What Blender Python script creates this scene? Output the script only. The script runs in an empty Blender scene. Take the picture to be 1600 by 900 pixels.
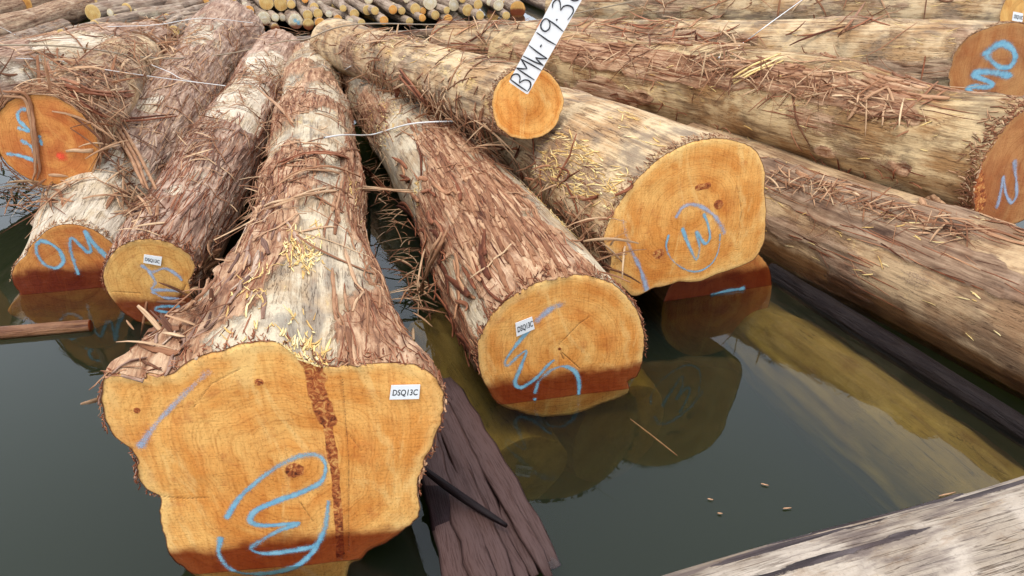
import bpy, math, random
import numpy as np
from mathutils import Vector, Matrix

# ------------------------------------------------------------------ camera, sky, sun, exposure
SC = bpy.context.scene
COL = SC.collection
rng = np.random.default_rng(7)
F, CAMH, PITCH = 1164.0, 2.0, math.radians(27)
cam = bpy.data.cameras.new('camera')
cam_o = bpy.data.objects.new('camera', cam); COL.objects.link(cam_o)
cam.sensor_width = 36.0; cam.lens = 36.0 * F / 1600.0
cam.clip_start = 0.05; cam.clip_end = 2000
cam_o.location = (0, 0, CAMH); cam_o.rotation_euler = (math.pi / 2 - PITCH, 0, 0)
SC.camera = cam_o

SUN_EL, SUN_AZ = math.radians(70), math.radians(205)      # azimuth clockwise from +Y (behind, slightly left)
w = bpy.data.worlds.new('World'); SC.world = w; w.use_nodes = True
wn = w.node_tree; wn.nodes.clear()
sky = wn.nodes.new('ShaderNodeTexSky'); sky.sky_type = 'NISHITA'; sky.sun_disc = False
sky.sun_elevation = SUN_EL; sky.sun_rotation = SUN_AZ; sky.dust_density = 10.0; sky.air_density = 4.0; sky.ozone_density = 1.0
hsv = wn.nodes.new('ShaderNodeHueSaturation'); hsv.inputs['Saturation'].default_value = 0.3
bg = wn.nodes.new('ShaderNodeBackground'); bg.inputs['Strength'].default_value = 0.15
wo = wn.nodes.new('ShaderNodeOutputWorld')
wn.links.new(sky.outputs[0], hsv.inputs['Color']); ovc = wn.nodes.new('ShaderNodeMix'); ovc.data_type = 'RGBA'; ovc.inputs[0].default_value = 0.8      # even overcast sheet over the clear-sky colour
ovc.inputs[7].default_value = (8.7, 9.6, 11.1, 1); wn.links.new(hsv.outputs[0], ovc.inputs[6]); wn.links.new(ovc.outputs[2], bg.inputs['Color']); wn.links.new(bg.outputs[0], wo.inputs['Surface'])
sun = bpy.data.lights.new('sun', 'SUN'); sun.energy = 1.15; sun.angle = math.radians(14); sun.color = (1, 0.93, 0.82)
sun_o = bpy.data.objects.new('sun', sun); COL.objects.link(sun_o)
sd = Vector((math.sin(SUN_AZ) * math.cos(SUN_EL), math.cos(SUN_AZ) * math.cos(SUN_EL), math.sin(SUN_EL)))
sun_o.rotation_euler = sd.to_track_quat('Z', 'Y').to_euler(); sun_o.location = (0, -5, 10)
vs = SC.view_settings; vs.view_transform = 'Standard'; vs.look = 'None'; vs.gamma = 1; vs.exposure = 0.3; vs.use_curve_mapping = False
SC.cycles.use_denoising = True
SC.cycles.max_bounces = 8; SC.cycles.transparent_max_bounces = 12

# ------------------------------------------------------------------ photo-survey helpers (pixel of the 1600x900 picture -> point)
FW = np.array([0, math.cos(PITCH), -math.sin(PITCH)]); UP = np.array([0, math.sin(PITCH), math.cos(PITCH)]); CP = np.array([0, 0, CAMH])
def ray(x, y): return np.array([1., 0, 0]) * (x - 800) / F + UP * (450 - y) / F + FW
def atz(x, y, z):
    d = ray(x, y); return CP + d * (z - CAMH) / d[2]
def aty(x, y, Y):
    d = ray(x, y); return CP + d * Y / d[1]
def proj(P):
    v = P - CP; q = v @ FW
    return np.stack([800 + F * v[..., 0] / q, 450 - F * (v @ UP) / q], -1)

# ------------------------------------------------------------------ noise
def _h(i, j, k):
    n = (i * 374761393 + j * 668265263 + k * 2147483647) & 0xffffffff
    n = ((n ^ (n >> 13)) * 1274126177) & 0xffffffff
    n = (n ^ (n >> 16)) & 0xffffffff
    n = (n * 2246822519) & 0xffffffff
    return ((n ^ (n >> 15)) & 0xffff) / 32767.5 - 1
def vn(p):
    p = np.asarray(p, float); f = np.floor(p); i = f.astype(np.int64); t = p - f; t = t * t * t * (t * (t * 6 - 15) + 10)
    r = 0
    for a in (0, 1):
        wa = t[..., 0] if a else 1 - t[..., 0]
        for b in (0, 1):
            wb = t[..., 1] if b else 1 - t[..., 1]
            for c in (0, 1):
                wc = t[..., 2] if c else 1 - t[..., 2]
                r = r + wa * wb * wc * _h(i[..., 0] + a, i[..., 1] + b, i[..., 2] + c)
    return r
def fbm(p, o=3):
    r = 0; a = 1.; s = 0
    for k in range(o):
        r = r + a * vn(p * 2.03 ** k + 17.3 * k); s += a; a *= .5
    return r / s
def sst(a, b, x):
    t = np.clip((x - a) / (b - a), 0, 1); return t * t * (3 - 2 * t)

# ------------------------------------------------------------------ object helpers
def mesh_obj(name, V, faces, mat, parent=None, smooth=True, attrs=None):
    me = bpy.data.meshes.new(name)
    V = np.asarray(V, np.float32)
    if isinstance(faces, np.ndarray):
        n, k = faces.shape
        me.vertices.add(len(V)); me.vertices.foreach_set('co', V.ravel())
        me.loops.add(n * k); me.loops.foreach_set('vertex_index', faces.ravel().astype(np.int32))
        me.polygons.add(n); me.polygons.foreach_set('loop_start', np.arange(0, n * k, k, dtype=np.int32))
        me.update(calc_edges=True)
    else:
        me.from_pydata(V.tolist(), [], faces)
    if smooth: me.polygons.foreach_set('use_smooth', np.ones(len(me.polygons), bool))
    for k, v in (attrs or {}).items():
        v = np.asarray(v, np.float32)
        if v.ndim == 1:
            a = me.attributes.new(k, 'FLOAT', 'POINT'); a.data.foreach_set('value', v)
        else:
            a = me.attributes.new(k, 'FLOAT_VECTOR', 'POINT'); a.data.foreach_set('vector', v.ravel())
    me.update()
    if mat: me.materials.append(mat)
    o = bpy.data.objects.new(name, me); COL.objects.link(o)
    if parent: o.parent = parent
    return o
def tag(o, label=None, cat=None, group=None, kind=None):
    for k, v in (('label', label), ('category', cat), ('group', group), ('kind', kind)):
        if v: o[k] = v
    return o
def empty(name, M=None):
    o = bpy.data.objects.new(name, None); COL.objects.link(o); o.empty_display_size = .1
    if M is not None: o.matrix_world = M
    return o

# ------------------------------------------------------------------ materials
class NT:
    def __init__(s, name):
        s.m = bpy.data.materials.new(name); s.m.use_nodes = True; s.t = s.m.node_tree; s.t.nodes.clear()
        s.out = s.t.nodes.new('ShaderNodeOutputMaterial')
    def n(s, ty, ins=None, **props):
        q = s.t.nodes.new('ShaderNode' + ty)
        for k, v in props.items(): setattr(q, k, v)
        for k, v in (ins or {}).items():
            i = q.inputs[k]
            if isinstance(v, bpy.types.NodeSocket): s.t.links.new(v, i)
            else: i.default_value = v
        return q
    def attr(s, name): return s.n('Attribute', attribute_name=name)
    def math(s, op, a, b=0.0, c=0.0, clamp=False):
        q = s.n('Math', operation=op, use_clamp=clamp)
        for i, v in enumerate((a, b, c)):
            if isinstance(v, bpy.types.NodeSocket): s.t.links.new(v, q.inputs[i])
            else: q.inputs[i].default_value = v
        return q.outputs[0]
    def ramp(s, fac, stops):
        q = s.n('ValToRGB', {'Fac': fac}); e = q.color_ramp.elements
        while len(e) < len(stops): e.new(.5)
        for el, (p, c) in zip(e, stops):
            el.position = p; el.color = (*c, 1) if len(c) == 3 else c
        return q.outputs[0]
    def step(s, x, a, b):
        q = s.n('MapRange', {'Value': x, 'From Min': a, 'From Max': b}, interpolation_type='SMOOTHSTEP'); return q.outputs[0]
    def mix(s, f, a, b, mode='MIX'):
        q = s.n('Mix', data_type='RGBA', blend_type=mode)
        for i, v in ((0, f), (6, a), (7, b)):
            if isinstance(v, bpy.types.NodeSocket): s.t.links.new(v, q.inputs[i])
            else: q.inputs[i].default_value = (*v, 1) if isinstance(v, tuple) and len(v) == 3 else v
        return q.outputs[2]
    def noise(s, vec, scale, detail=4, rough=.55, dist=0.):
        return s.n('TexNoise', {'Vector': vec, 'Scale': scale, 'Detail': detail, 'Roughness': rough, 'Distortion': dist}).outputs[0]
    def map(s, vec, sc=(1, 1, 1), loc=(0, 0, 0)):
        return s.n('Mapping', {'Vector': vec, 'Scale': sc, 'Location': loc}).outputs[0]
    def fin(s, col, rough=.85, bump=None, strength=.5, dist=.01, spec=.3, normal=None):
        b = s.n('BsdfPrincipled', {'Base Color': col, 'Roughness': rough, 'Specular IOR Level': spec})
        if bump is not None:
            bp = s.n('Bump', {'Height': bump, 'Strength': strength, 'Distance': dist}); s.t.links.new(bp.outputs[0], b.inputs['Normal'])
        s.t.links.new(b.outputs[0], s.out.inputs['Surface']); return s.m
def srgb(r, g, b):
    f = lambda c: (c / 255 / 12.92) if c <= 10 else ((c / 255 + .055) / 1.055) ** 2.4
    return (f(r), f(g), f(b))

def wetness(t):
    """1 below / just above the water line (soaked wood), from world height"""
    pos = t.n('NewGeometry').outputs['Position']
    z = t.n('SeparateXYZ', {'Vector': pos}).outputs[2]
    nz = t.noise(pos, 4.5, 4, .6)
    return t.math('MULTIPLY', t.step(t.math('ADD', z, t.math('MULTIPLY', t.math('SUBTRACT', nz, .5), .15)), .165, .10), t.math('ADD', .25, t.math('MULTIPLY', t.step(z, -.004, .0), .75)))

def trunk_mat(name, bark, wood, grey=.5, fresh=.25, streak=26, bumps=.7, soak=1., spec=.3):
    """bark: (dark, mid, light); wood: (pale, tan, grey)"""
    t = NT(name)
    oc = t.n('TexCoord').outputs['Object']
    oi = t.n('ObjectInfo').outputs['Random']
    st = t.map(oc, (1, .07, 1)); st2 = t.map(oc, (1, .10, 1), (3, 5, 1))
    s1 = t.noise(st, streak, 6, .65, .4); s2 = t.noise(st2, streak * 3.2, 5, .6, .6)
    b1 = t.noise(oc, 3.1, 4, .6); b2 = t.noise(t.map(oc, (1, .5, 1), (9, 2, 4)), 5.5, 5, .6, .5); fine = t.noise(oc, 95, 3, .7)
    # bark
    bf = t.math('ADD', t.math('MULTIPLY', s1, .65), t.math('MULTIPLY', s2, .35))
    bc = t.ramp(bf, [(.36, bark[0]), (.47, bark[1]), (.62, bark[2])])
    bc = t.mix(t.step(b2, .5, .72), bc, t.mix(.65, bc, (bark[2][0] * 1.1, bark[2][1] * 1.15, bark[2][2] * 1.25)))
    bc = t.mix(t.math('MULTIPLY', t.step(b1, .50, .66), .6), bc, t.mix(1., bc, (.62, .47, .40), 'MULTIPLY'))
    # wood: pale / tan / grey weathering in streaks with fresh yellow scuffs
    wc = t.mix(t.step(t.math('ADD', t.math('MULTIPLY', b1, .6), t.math('MULTIPLY', s1, .4)), .43, .58), wood[0], wood[1])
    wc = t.mix(t.math('MULTIPLY', t.step(t.math('ADD', t.math('MULTIPLY', b2, .6), t.math('MULTIPLY', s1, .4)), .47, .6), grey), wc, wood[2])
    wc = t.mix(t.math('MULTIPLY', t.step(s2, .56, .68), .55), wc, t.mix(.5, wood[2], bark[1]))
    s3 = t.noise(t.map(oc, (1, .035, 1), (2, 1, 6)), 34, 4, .6, .5); chk = t.math('MULTIPLY', t.math('SUBTRACT', 1., t.step(t.math('ABSOLUTE', t.math('SUBTRACT', s3, .5)), .004, .016)), t.step(b1, .42, .56))
    wc = t.mix(t.math('MULTIPLY', chk, .75), wc, t.mix(1., wc, (.26, .19, .14), 'MULTIPLY'))
    wc = t.mix(t.math('MULTIPLY', t.step(t.noise(t.map(oc, (1, .3, 1), (5, 3, 8)), 11, 6, .7, .8), .52, .66), .55), wc, t.mix(1., wc, (.62, .48, .36), 'MULTIPLY'))
    ff = t.math('MULTIPLY', t.step(t.noise(t.map(oc, (1, .45, 1), (1, 7, 3)), 7, 6, .7, 1.2), .60, .68), fresh)
    wc = t.mix(ff, wc, srgb(232, 198, 128))
    mk = t.step(t.math('ADD', t.attr('bark').outputs['Fac'], t.math('MULTIPLY', t.math('SUBTRACT', t.math('ADD', t.math('MULTIPLY', s2, .6), t.math('MULTIPLY', fine, .4)), .5), .55)), .44, .56)
    c = t.mix(mk, wc, bc)
    c = t.mix(t.step(fine, .5, .9), c, t.mix(.5, c, (.02, .012, .008)))
    c = t.n('HueSaturation', {'Color': c, 'Value': t.math('ADD', .88, t.math('MULTIPLY', oi, .24))}).outputs[0]
    wt = wetness(t)
    c = t.mix(t.math('MULTIPLY', wt, soak), c, t.mix(1., c, (.34, .24, .17), 'MULTIPLY'))
    hb = t.math('ADD', t.math('MULTIPLY', s1, .7), t.math('ADD', t.math('MULTIPLY', s2, .5), t.math('MULTIPLY', fine, .16)))
    hw = t.math('SUBTRACT', t.math('ADD', t.math('MULTIPLY', s2, .45), t.math('MULTIPLY', fine, .12)), t.math('MULTIPLY', chk, .3))
    h = t.mix(mk, t.n('CombineColor', {0: hw, 1: hw, 2: hw}).outputs[0], t.n('CombineColor', {0: hb, 1: hb, 2: hb}).outputs[0])
    return t.fin(c, t.math('SUBTRACT', .88, t.math('MULTIPLY', wt, .5)), h, bumps, .03, spec)

RED = (srgb(84, 46, 28), srgb(164, 118, 86), srgb(216, 178, 140))
BRN = (srgb(74, 52, 40), srgb(128, 100, 78), srgb(170, 142, 114))
MAUVE = (srgb(86, 58, 46), srgb(156, 122, 101), srgb(202, 172, 146))
TANB = (srgb(84, 54, 36), srgb(152, 118, 92), srgb(200, 170, 136))
WOOD = (srgb(212, 194, 164), srgb(186, 158, 124), srgb(138, 128, 116))
WOODW = (srgb(224, 208, 184), srgb(204, 182, 150), srgb(164, 150, 134))
WOODG = (srgb(208, 180, 140), srgb(178, 140, 98), srgb(126, 108, 90))
WOODO = (srgb(210, 180, 134), srgb(170, 128, 82), srgb(100, 82, 62))
WOODB = (srgb(188, 158, 120), srgb(148, 114, 82), srgb(104, 82, 64))
M = {}
M['red'] = trunk_mat('red_cedar_bark', RED, WOOD, .65, .6)
M['mauve'] = trunk_mat('mauve_cedar_bark', MAUVE, WOODW, .4, .4)
M['tan'] = trunk_mat('tan_cedar_bark', TANB, WOODG, .8, .5)
M['olive'] = trunk_mat('weathered_cedar', RED, WOODO, .6, .35)
M['brown'] = trunk_mat('brown_weathered_wood', BRN, WOODB, .5, .25, 18, .5)
M['far'] = trunk_mat('far_bark', (srgb(80, 64, 54), srgb(138, 116, 98), srgb(180, 158, 134)), WOOD, .5, .2)
M['black'] = trunk_mat('black_underside_shade', (srgb(18, 14, 14), srgb(32, 26, 26), srgb(44, 37, 34)), WOODB, .8, .05, soak=0., spec=.06)  # near-black colour carries the shade of the brown log's underside
M['sunk'] = trunk_mat('sunken_algae_wood', (srgb(112, 84, 46), srgb(128, 98, 54), srgb(142, 112, 64)), (srgb(150, 118, 68), srgb(132, 102, 56), srgb(112, 86, 48)), .4, .0, 8, .3, soak=0.)
M['boom'] = trunk_mat('bleached_boom_wood', (srgb(34, 28, 30), srgb(62, 52, 52), srgb(104, 92, 90)), (srgb(194, 178, 160), srgb(164, 147, 128), srgb(114, 98, 90)), .9, .1, 16, .7)

def face_mat(name, a, b, rim, redness=.5, soak=1.):
    t = NT(name)
    oc = t.n('TexCoord').outputs['Object']
    rho = t.attr('rho').outputs['Fac']; rad = t.attr('rad').outputs['Fac']
    n1 = t.noise(oc, 4, 4, .6); n2 = t.noise(oc, 14, 4, .6, .5); fz = t.noise(oc, 130, 2, .7)
    ringc = t.math('ADD', rad, t.math('MULTIPLY', n1, .05))
    rings = t.noise(t.n('CombineXYZ', {0: ringc, 1: 0., 2: 0.}).outputs[0], 95, 3, .6)
    rings2 = t.noise(t.n('CombineXYZ', {0: ringc, 1: 4., 2: 0.}).outputs[0], 16, 2, .5)
    c = t.mix(t.step(t.math('ADD', t.math('MULTIPLY', n1, .55), t.math('MULTIPLY', rings2, .45)), .40, .60), a, b)
    c = t.mix(t.math('MULTIPLY', t.step(rings, .46, .66), .44), c, t.mix(1., c, (.62, .46, .34), 'MULTIPLY'))
    saw = t.noise(t.map(oc, (1.5, 1, 34), (0, 0, 2)), 3.5, 3, .6)
    saw2 = t.noise(t.map(oc, (30, 1, 1.2), (5, 0, 2)), 3.5, 3, .6)
    c = t.mix(t.math('MULTIPLY', t.step(saw2, .46, .68), .4), c, t.mix(1., c, (.70, .52, .38), 'MULTIPLY'))
    c = t.mix(t.math('MULTIPLY', t.step(n2, .56, .74), redness), c, srgb(172, 84, 36))
    c = t.mix(t.math('MULTIPLY', t.step(t.math('ADD', rho, t.math('MULTIPLY', t.math('SUBTRACT', n2, .5), .18)), .88, .98), .5), c, rim)
    n3 = t.noise(t.map(oc, (1, 1, .4), (4, 4, 4)), 4.2, 6, .66, 1.2)
    c = t.mix(t.math('MULTIPLY', t.step(n3, .48, .66), .55), c, t.mix(1., c, (.84, .60, .38), 'MULTIPLY'))
    c = t.mix(t.math('MULTIPLY', t.step(n3, .47, .36), .6), c, t.mix(.7, c, rim))
    c = t.mix(t.math('MULTIPLY', t.step(fz, .50, .72), .6), c, t.mix(1., c, (.55, .42, .32), 'MULTIPLY'))
    rot = t.attr('rot').outputs['Fac']; rn = t.math('ADD', rot, t.math('MULTIPLY', t.math('SUBTRACT', n2, .5), .7))
    rc = t.ramp(t.noise(oc, 46, 4, .7, 1.), [(.34, srgb(84, 36, 18)), (.5, srgb(168, 88, 42)), (.66, srgb(216, 158, 88))])
    c = t.mix(t.step(rn, .42, .58), c, rc)
    ck = t.math('ADD', t.attr('crack').outputs['Fac'], t.math('MULTIPLY', t.math('SUBTRACT', fz, .5), .4))
    c = t.mix(t.math('MULTIPLY', t.step(ck, .45, 1.0), .75), c, srgb(92, 48, 24))
    c = t.mix(t.step(rho, .985, .998), c, srgb(96, 58, 36))
    wt = wetness(t)
    c = t.mix(t.math('MULTIPLY', wt, soak), c, t.mix(1., c, (.27, .11, .08), 'MULTIPLY'))
    h = t.math('ADD', t.math('MULTIPLY', fz, .22), t.math('ADD', t.math('MULTIPLY', saw, .22), t.math('MULTIPLY', t.math('MULTIPLY', rn, n2), .5)))
    h = t.math('SUBTRACT', h, t.math('MULTIPLY', ck, .4))
    return t.fin(c, t.math('SUBTRACT', .8, t.math('MULTIPLY', wt, .45)), h, .6, .012)
M['f_orange'] = face_mat('cut_wood_orange', srgb(238, 180, 100), srgb(220, 146, 66), srgb(244, 204, 130), .4)
M['f_deep'] = face_mat('cut_wood_deep_orange', srgb(206, 140, 72), srgb(182, 104, 50), srgb(214, 156, 84), .5)
M['f_gold'] = face_mat('cut_wood_golden', srgb(232, 182, 104), srgb(208, 152, 80), srgb(216, 172, 106), .3)
M['f_brown'] = face_mat('cut_wood_brown', srgb(190, 132, 78), srgb(166, 104, 58), srgb(186, 138, 84), .4)
M['f_yel'] = face_mat('cut_wood_pale_yellow', srgb(226, 196, 128), srgb(208, 168, 98), srgb(226, 204, 152), .2)
M['f_sunk'] = trunk_mat('sunken_cut_wood', (srgb(112, 84, 46), srgb(124, 94, 52), srgb(136, 106, 60)), (srgb(146, 114, 66), srgb(132, 102, 56), srgb(118, 90, 50)), .4, 0., 6, .2, soak=0.)
M['f_white'] = face_mat('cut_wood_whitish', srgb(232, 226, 208), srgb(220, 204, 168), srgb(222, 200, 140), .05)

def strip_mat(name, cols, wet=False):
    t = NT(name)
    v = t.attr('sc').outputs['Vector']
    z = t.n('SeparateXYZ', {'Vector': v}).outputs[2]
    n = t.noise(t.map(v, (1, .05, 1)), 190, 4, .6); n2 = t.noise(t.map(v, (1, .25, 1)), 40, 3, .6)
    k = t.math('ADD', t.math('MULTIPLY', z, .8), t.math('MULTIPLY', t.math('SUBTRACT', n2, .5), .5))
    c = t.ramp(k, [(.02, cols[0]), (.32, cols[1]), (.62, cols[2]), (.95, cols[3])])
    c = t.mix(t.math('MULTIPLY', t.step(n, .48, .62), .6), c, t.mix(1., c, (.42, .32, .26), 'MULTIPLY'))
    return t.fin(c,   .5 if wet else .85, n, .6, .006, .16 if wet else .25)
M['strip'] = strip_mat('shredded_bark_fibre', (srgb(104, 66, 46), srgb(156, 108, 76), srgb(192, 152, 116), srgb(224, 196, 156)))
M['strip_red'] = strip_mat('reddish_bark_fibre', (srgb(84, 42, 26), srgb(140, 82, 54), srgb(166, 112, 82), srgb(204, 158, 116)))
M['plate'] = strip_mat('bark_plates', (srgb(126, 82, 56), srgb(158, 112, 80), srgb(184, 141, 106), srgb(208, 170, 132)))
M['plate_mauve'] = strip_mat('mauve_bark_plates', (srgb(106, 74, 60), srgb(146, 112, 94), srgb(176, 145, 124), srgb(204, 178, 152)))
M['fresh'] = strip_mat('fresh_splinters', (srgb(186, 132, 72), srgb(222, 180, 108), srgb(240, 212, 144), srgb(248, 232, 186)))
M['purple'] = strip_mat('wet_purple_bark', (srgb(16, 9, 10), srgb(32, 19, 20), srgb(48, 30, 32), srgb(82, 62, 58)), True)

def plain(name, col, rough=.6, spec=.3, nscale=60, var=.2):
    t = NT(name); oc = t.n('TexCoord').outputs['Object']
    n = t.noise(oc, nscale, 3)
    c = t.mix(n, tuple(x * (1 - var) for x in col), tuple(min(1, x * (1 + var)) for x in col))
    return t.fin(c, rough, n, .15, .002, spec)
M['tagw'] = plain('tag_card', (.82, .82, .80), .55, .3, 30, .04)
M['ink'] = plain('black_ink', (.03, .03, .035), .6)
M['rope'] = plain('white_cord', (.78, .77, .74), .7, .2, 200, .1)
M['wire'] = plain('dull_wire', srgb(150, 132, 108), .5, .4, 200, .2)
def paint_mat(name, c1, c2):
    t = NT(name); oc = t.n('TexCoord').outputs['Object']
    a = t.attr('paint').outputs['Fac']
    n = t.noise(oc, 210, 3, .75); n2 = t.noise(oc, 30, 3, .6)
    al = t.math('MULTIPLY', t.step(t.math('ADD', a, t.math('ADD', t.math('MULTIPLY', t.math('SUBTRACT', n, .5), 1.2), t.math('MULTIPLY', t.math('SUBTRACT', n2, .5), .6))), .24, 1.05), .85)
    b = t.n('BsdfPrincipled', {'Base Color': t.mix(t.step(n2, .35, .65), c1, c2), 'Roughness': .55})
    tr = t.n('BsdfTransparent'); mx = t.n('MixShader', {0: al, 1: tr.outputs[0], 2: b.outputs[0]})
    t.t.links.new(mx.outputs[0], t.out.inputs['Surface']); return t.m
M['paint'] = paint_mat('blue_spray_paint', srgb(110, 176, 204), srgb(138, 190, 208))
M['paint_grey'] = paint_mat('faded_blue_spray_paint', srgb(150, 178, 206), srgb(170, 186, 206))
M['paint_red'] = paint_mat('red_spray_paint', srgb(240, 84, 40), srgb(228, 70, 34))

# ------------------------------------------------------------------ the setting: water body, bed
t = NT('harbour_water')
oc = t.n('NewGeometry').outputs['Position']
rip = t.n('Bump', {'Height': t.noise(oc, 2.2, 2, .5), 'Strength': .05, 'Distance': .02})
fr = t.n('Fresnel', {'IOR': 1.33, 'Normal': rip.outputs[0]})
gl = t.n('BsdfGlossy', {'Color': (1, 1, 1, 1), 'Roughness': .0, 'Normal': rip.outputs[0]})
tr = t.n('BsdfTransparent', {'Color': (.97, .99, .98, 1)})
mx = t.n('MixShader', {0: fr.outputs[0], 1: tr.outputs[0], 2: gl.outputs[0]})
t.t.links.new(mx.outputs[0], t.out.inputs['Surface'])
va = t.n('VolumeAbsorption', {'Color': (.66, .68, .22, 1), 'Density': 2.5})
vsc = t.n('VolumeScatter', {'Color': (.7, .85, .82, 1), 'Density': .16})
ad = t.n('AddShader', {0: va.outputs[0], 1: vsc.outputs[0]})
t.t.links.new(ad.outputs[0], t.out.inputs['Volume'])
S = 300.; D = 2.6
V = [(x, y, z) for z in (-D, 0) for y in (-S, S) for x in (-S, S)]
water = mesh_obj('water', V, [(0, 2, 3, 1), (4, 5, 7, 6), (0, 1, 5, 4), (2, 6, 7, 3), (0, 4, 6, 2), (1, 3, 7, 5)], t.m, smooth=False)
tag(water, kind='structure')
t = NT('mud'); oc = t.n('TexCoord').outputs['Object']
mud = t.fin(t.mix(t.noise(oc, 1.5, 5), (.03, .035, .018), (.07, .07, .04)), .95)
g = 40; xs = np.linspace(-320, 320, g); X, Y = np.meshgrid(xs, xs); Z = -D - .5 + .2 * vn(np.stack([X, Y, X * 0], -1) * .3)
idx = np.arange(g * g).reshape(g, g)
bed = mesh_obj('lake_bed_ground', np.stack([X, Y, Z], -1).reshape(-1, 3), np.stack([idx[:-1, :-1], idx[:-1, 1:], idx[1:, 1:], idx[1:, :-1]], -1).reshape(-1, 4), mud)
tag(bed, kind='structure')

# ------------------------------------------------------------------ logs
def catmull(P, n=10):
    P = np.asarray(P, float); Q = np.vstack([2 * P[0] - P[1], P, 2 * P[-1] - P[-2]]); out = []
    for i in range(1, len(Q) - 2):
        p0, p1, p2, p3 = Q[i - 1:i + 3]
        for u in np.arange(n) / n:
            out.append(.5 * ((2 * p1) + (-p0 + p2) * u + (2 * p0 - 5 * p1 + 4 * p2 - p3) * u * u + (-p0 + 3 * p1 - 3 * p2 + p3) * u ** 3))
    out.append(P[-1]); return np.array(out)
def seg_dist(Q, P):
    """distance of points Q(N,2) to polyline P, and the parameter along it 0..1"""
    best = np.full(len(Q), 9e9); par = np.zeros(len(Q)); n = len(P) - 1
    for i in range(n):
        a, b = P[i], P[i + 1]; d = b - a; t_ = np.clip(((Q - a) @ d) / max(d @ d, 1e-12), 0, 1)
        r = np.linalg.norm(Q - a - t_[:, None] * d, axis=1); m = r < best
        best[m] = r[m]; par[m] = (i + t_[m]) / n
    return best, par

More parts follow.
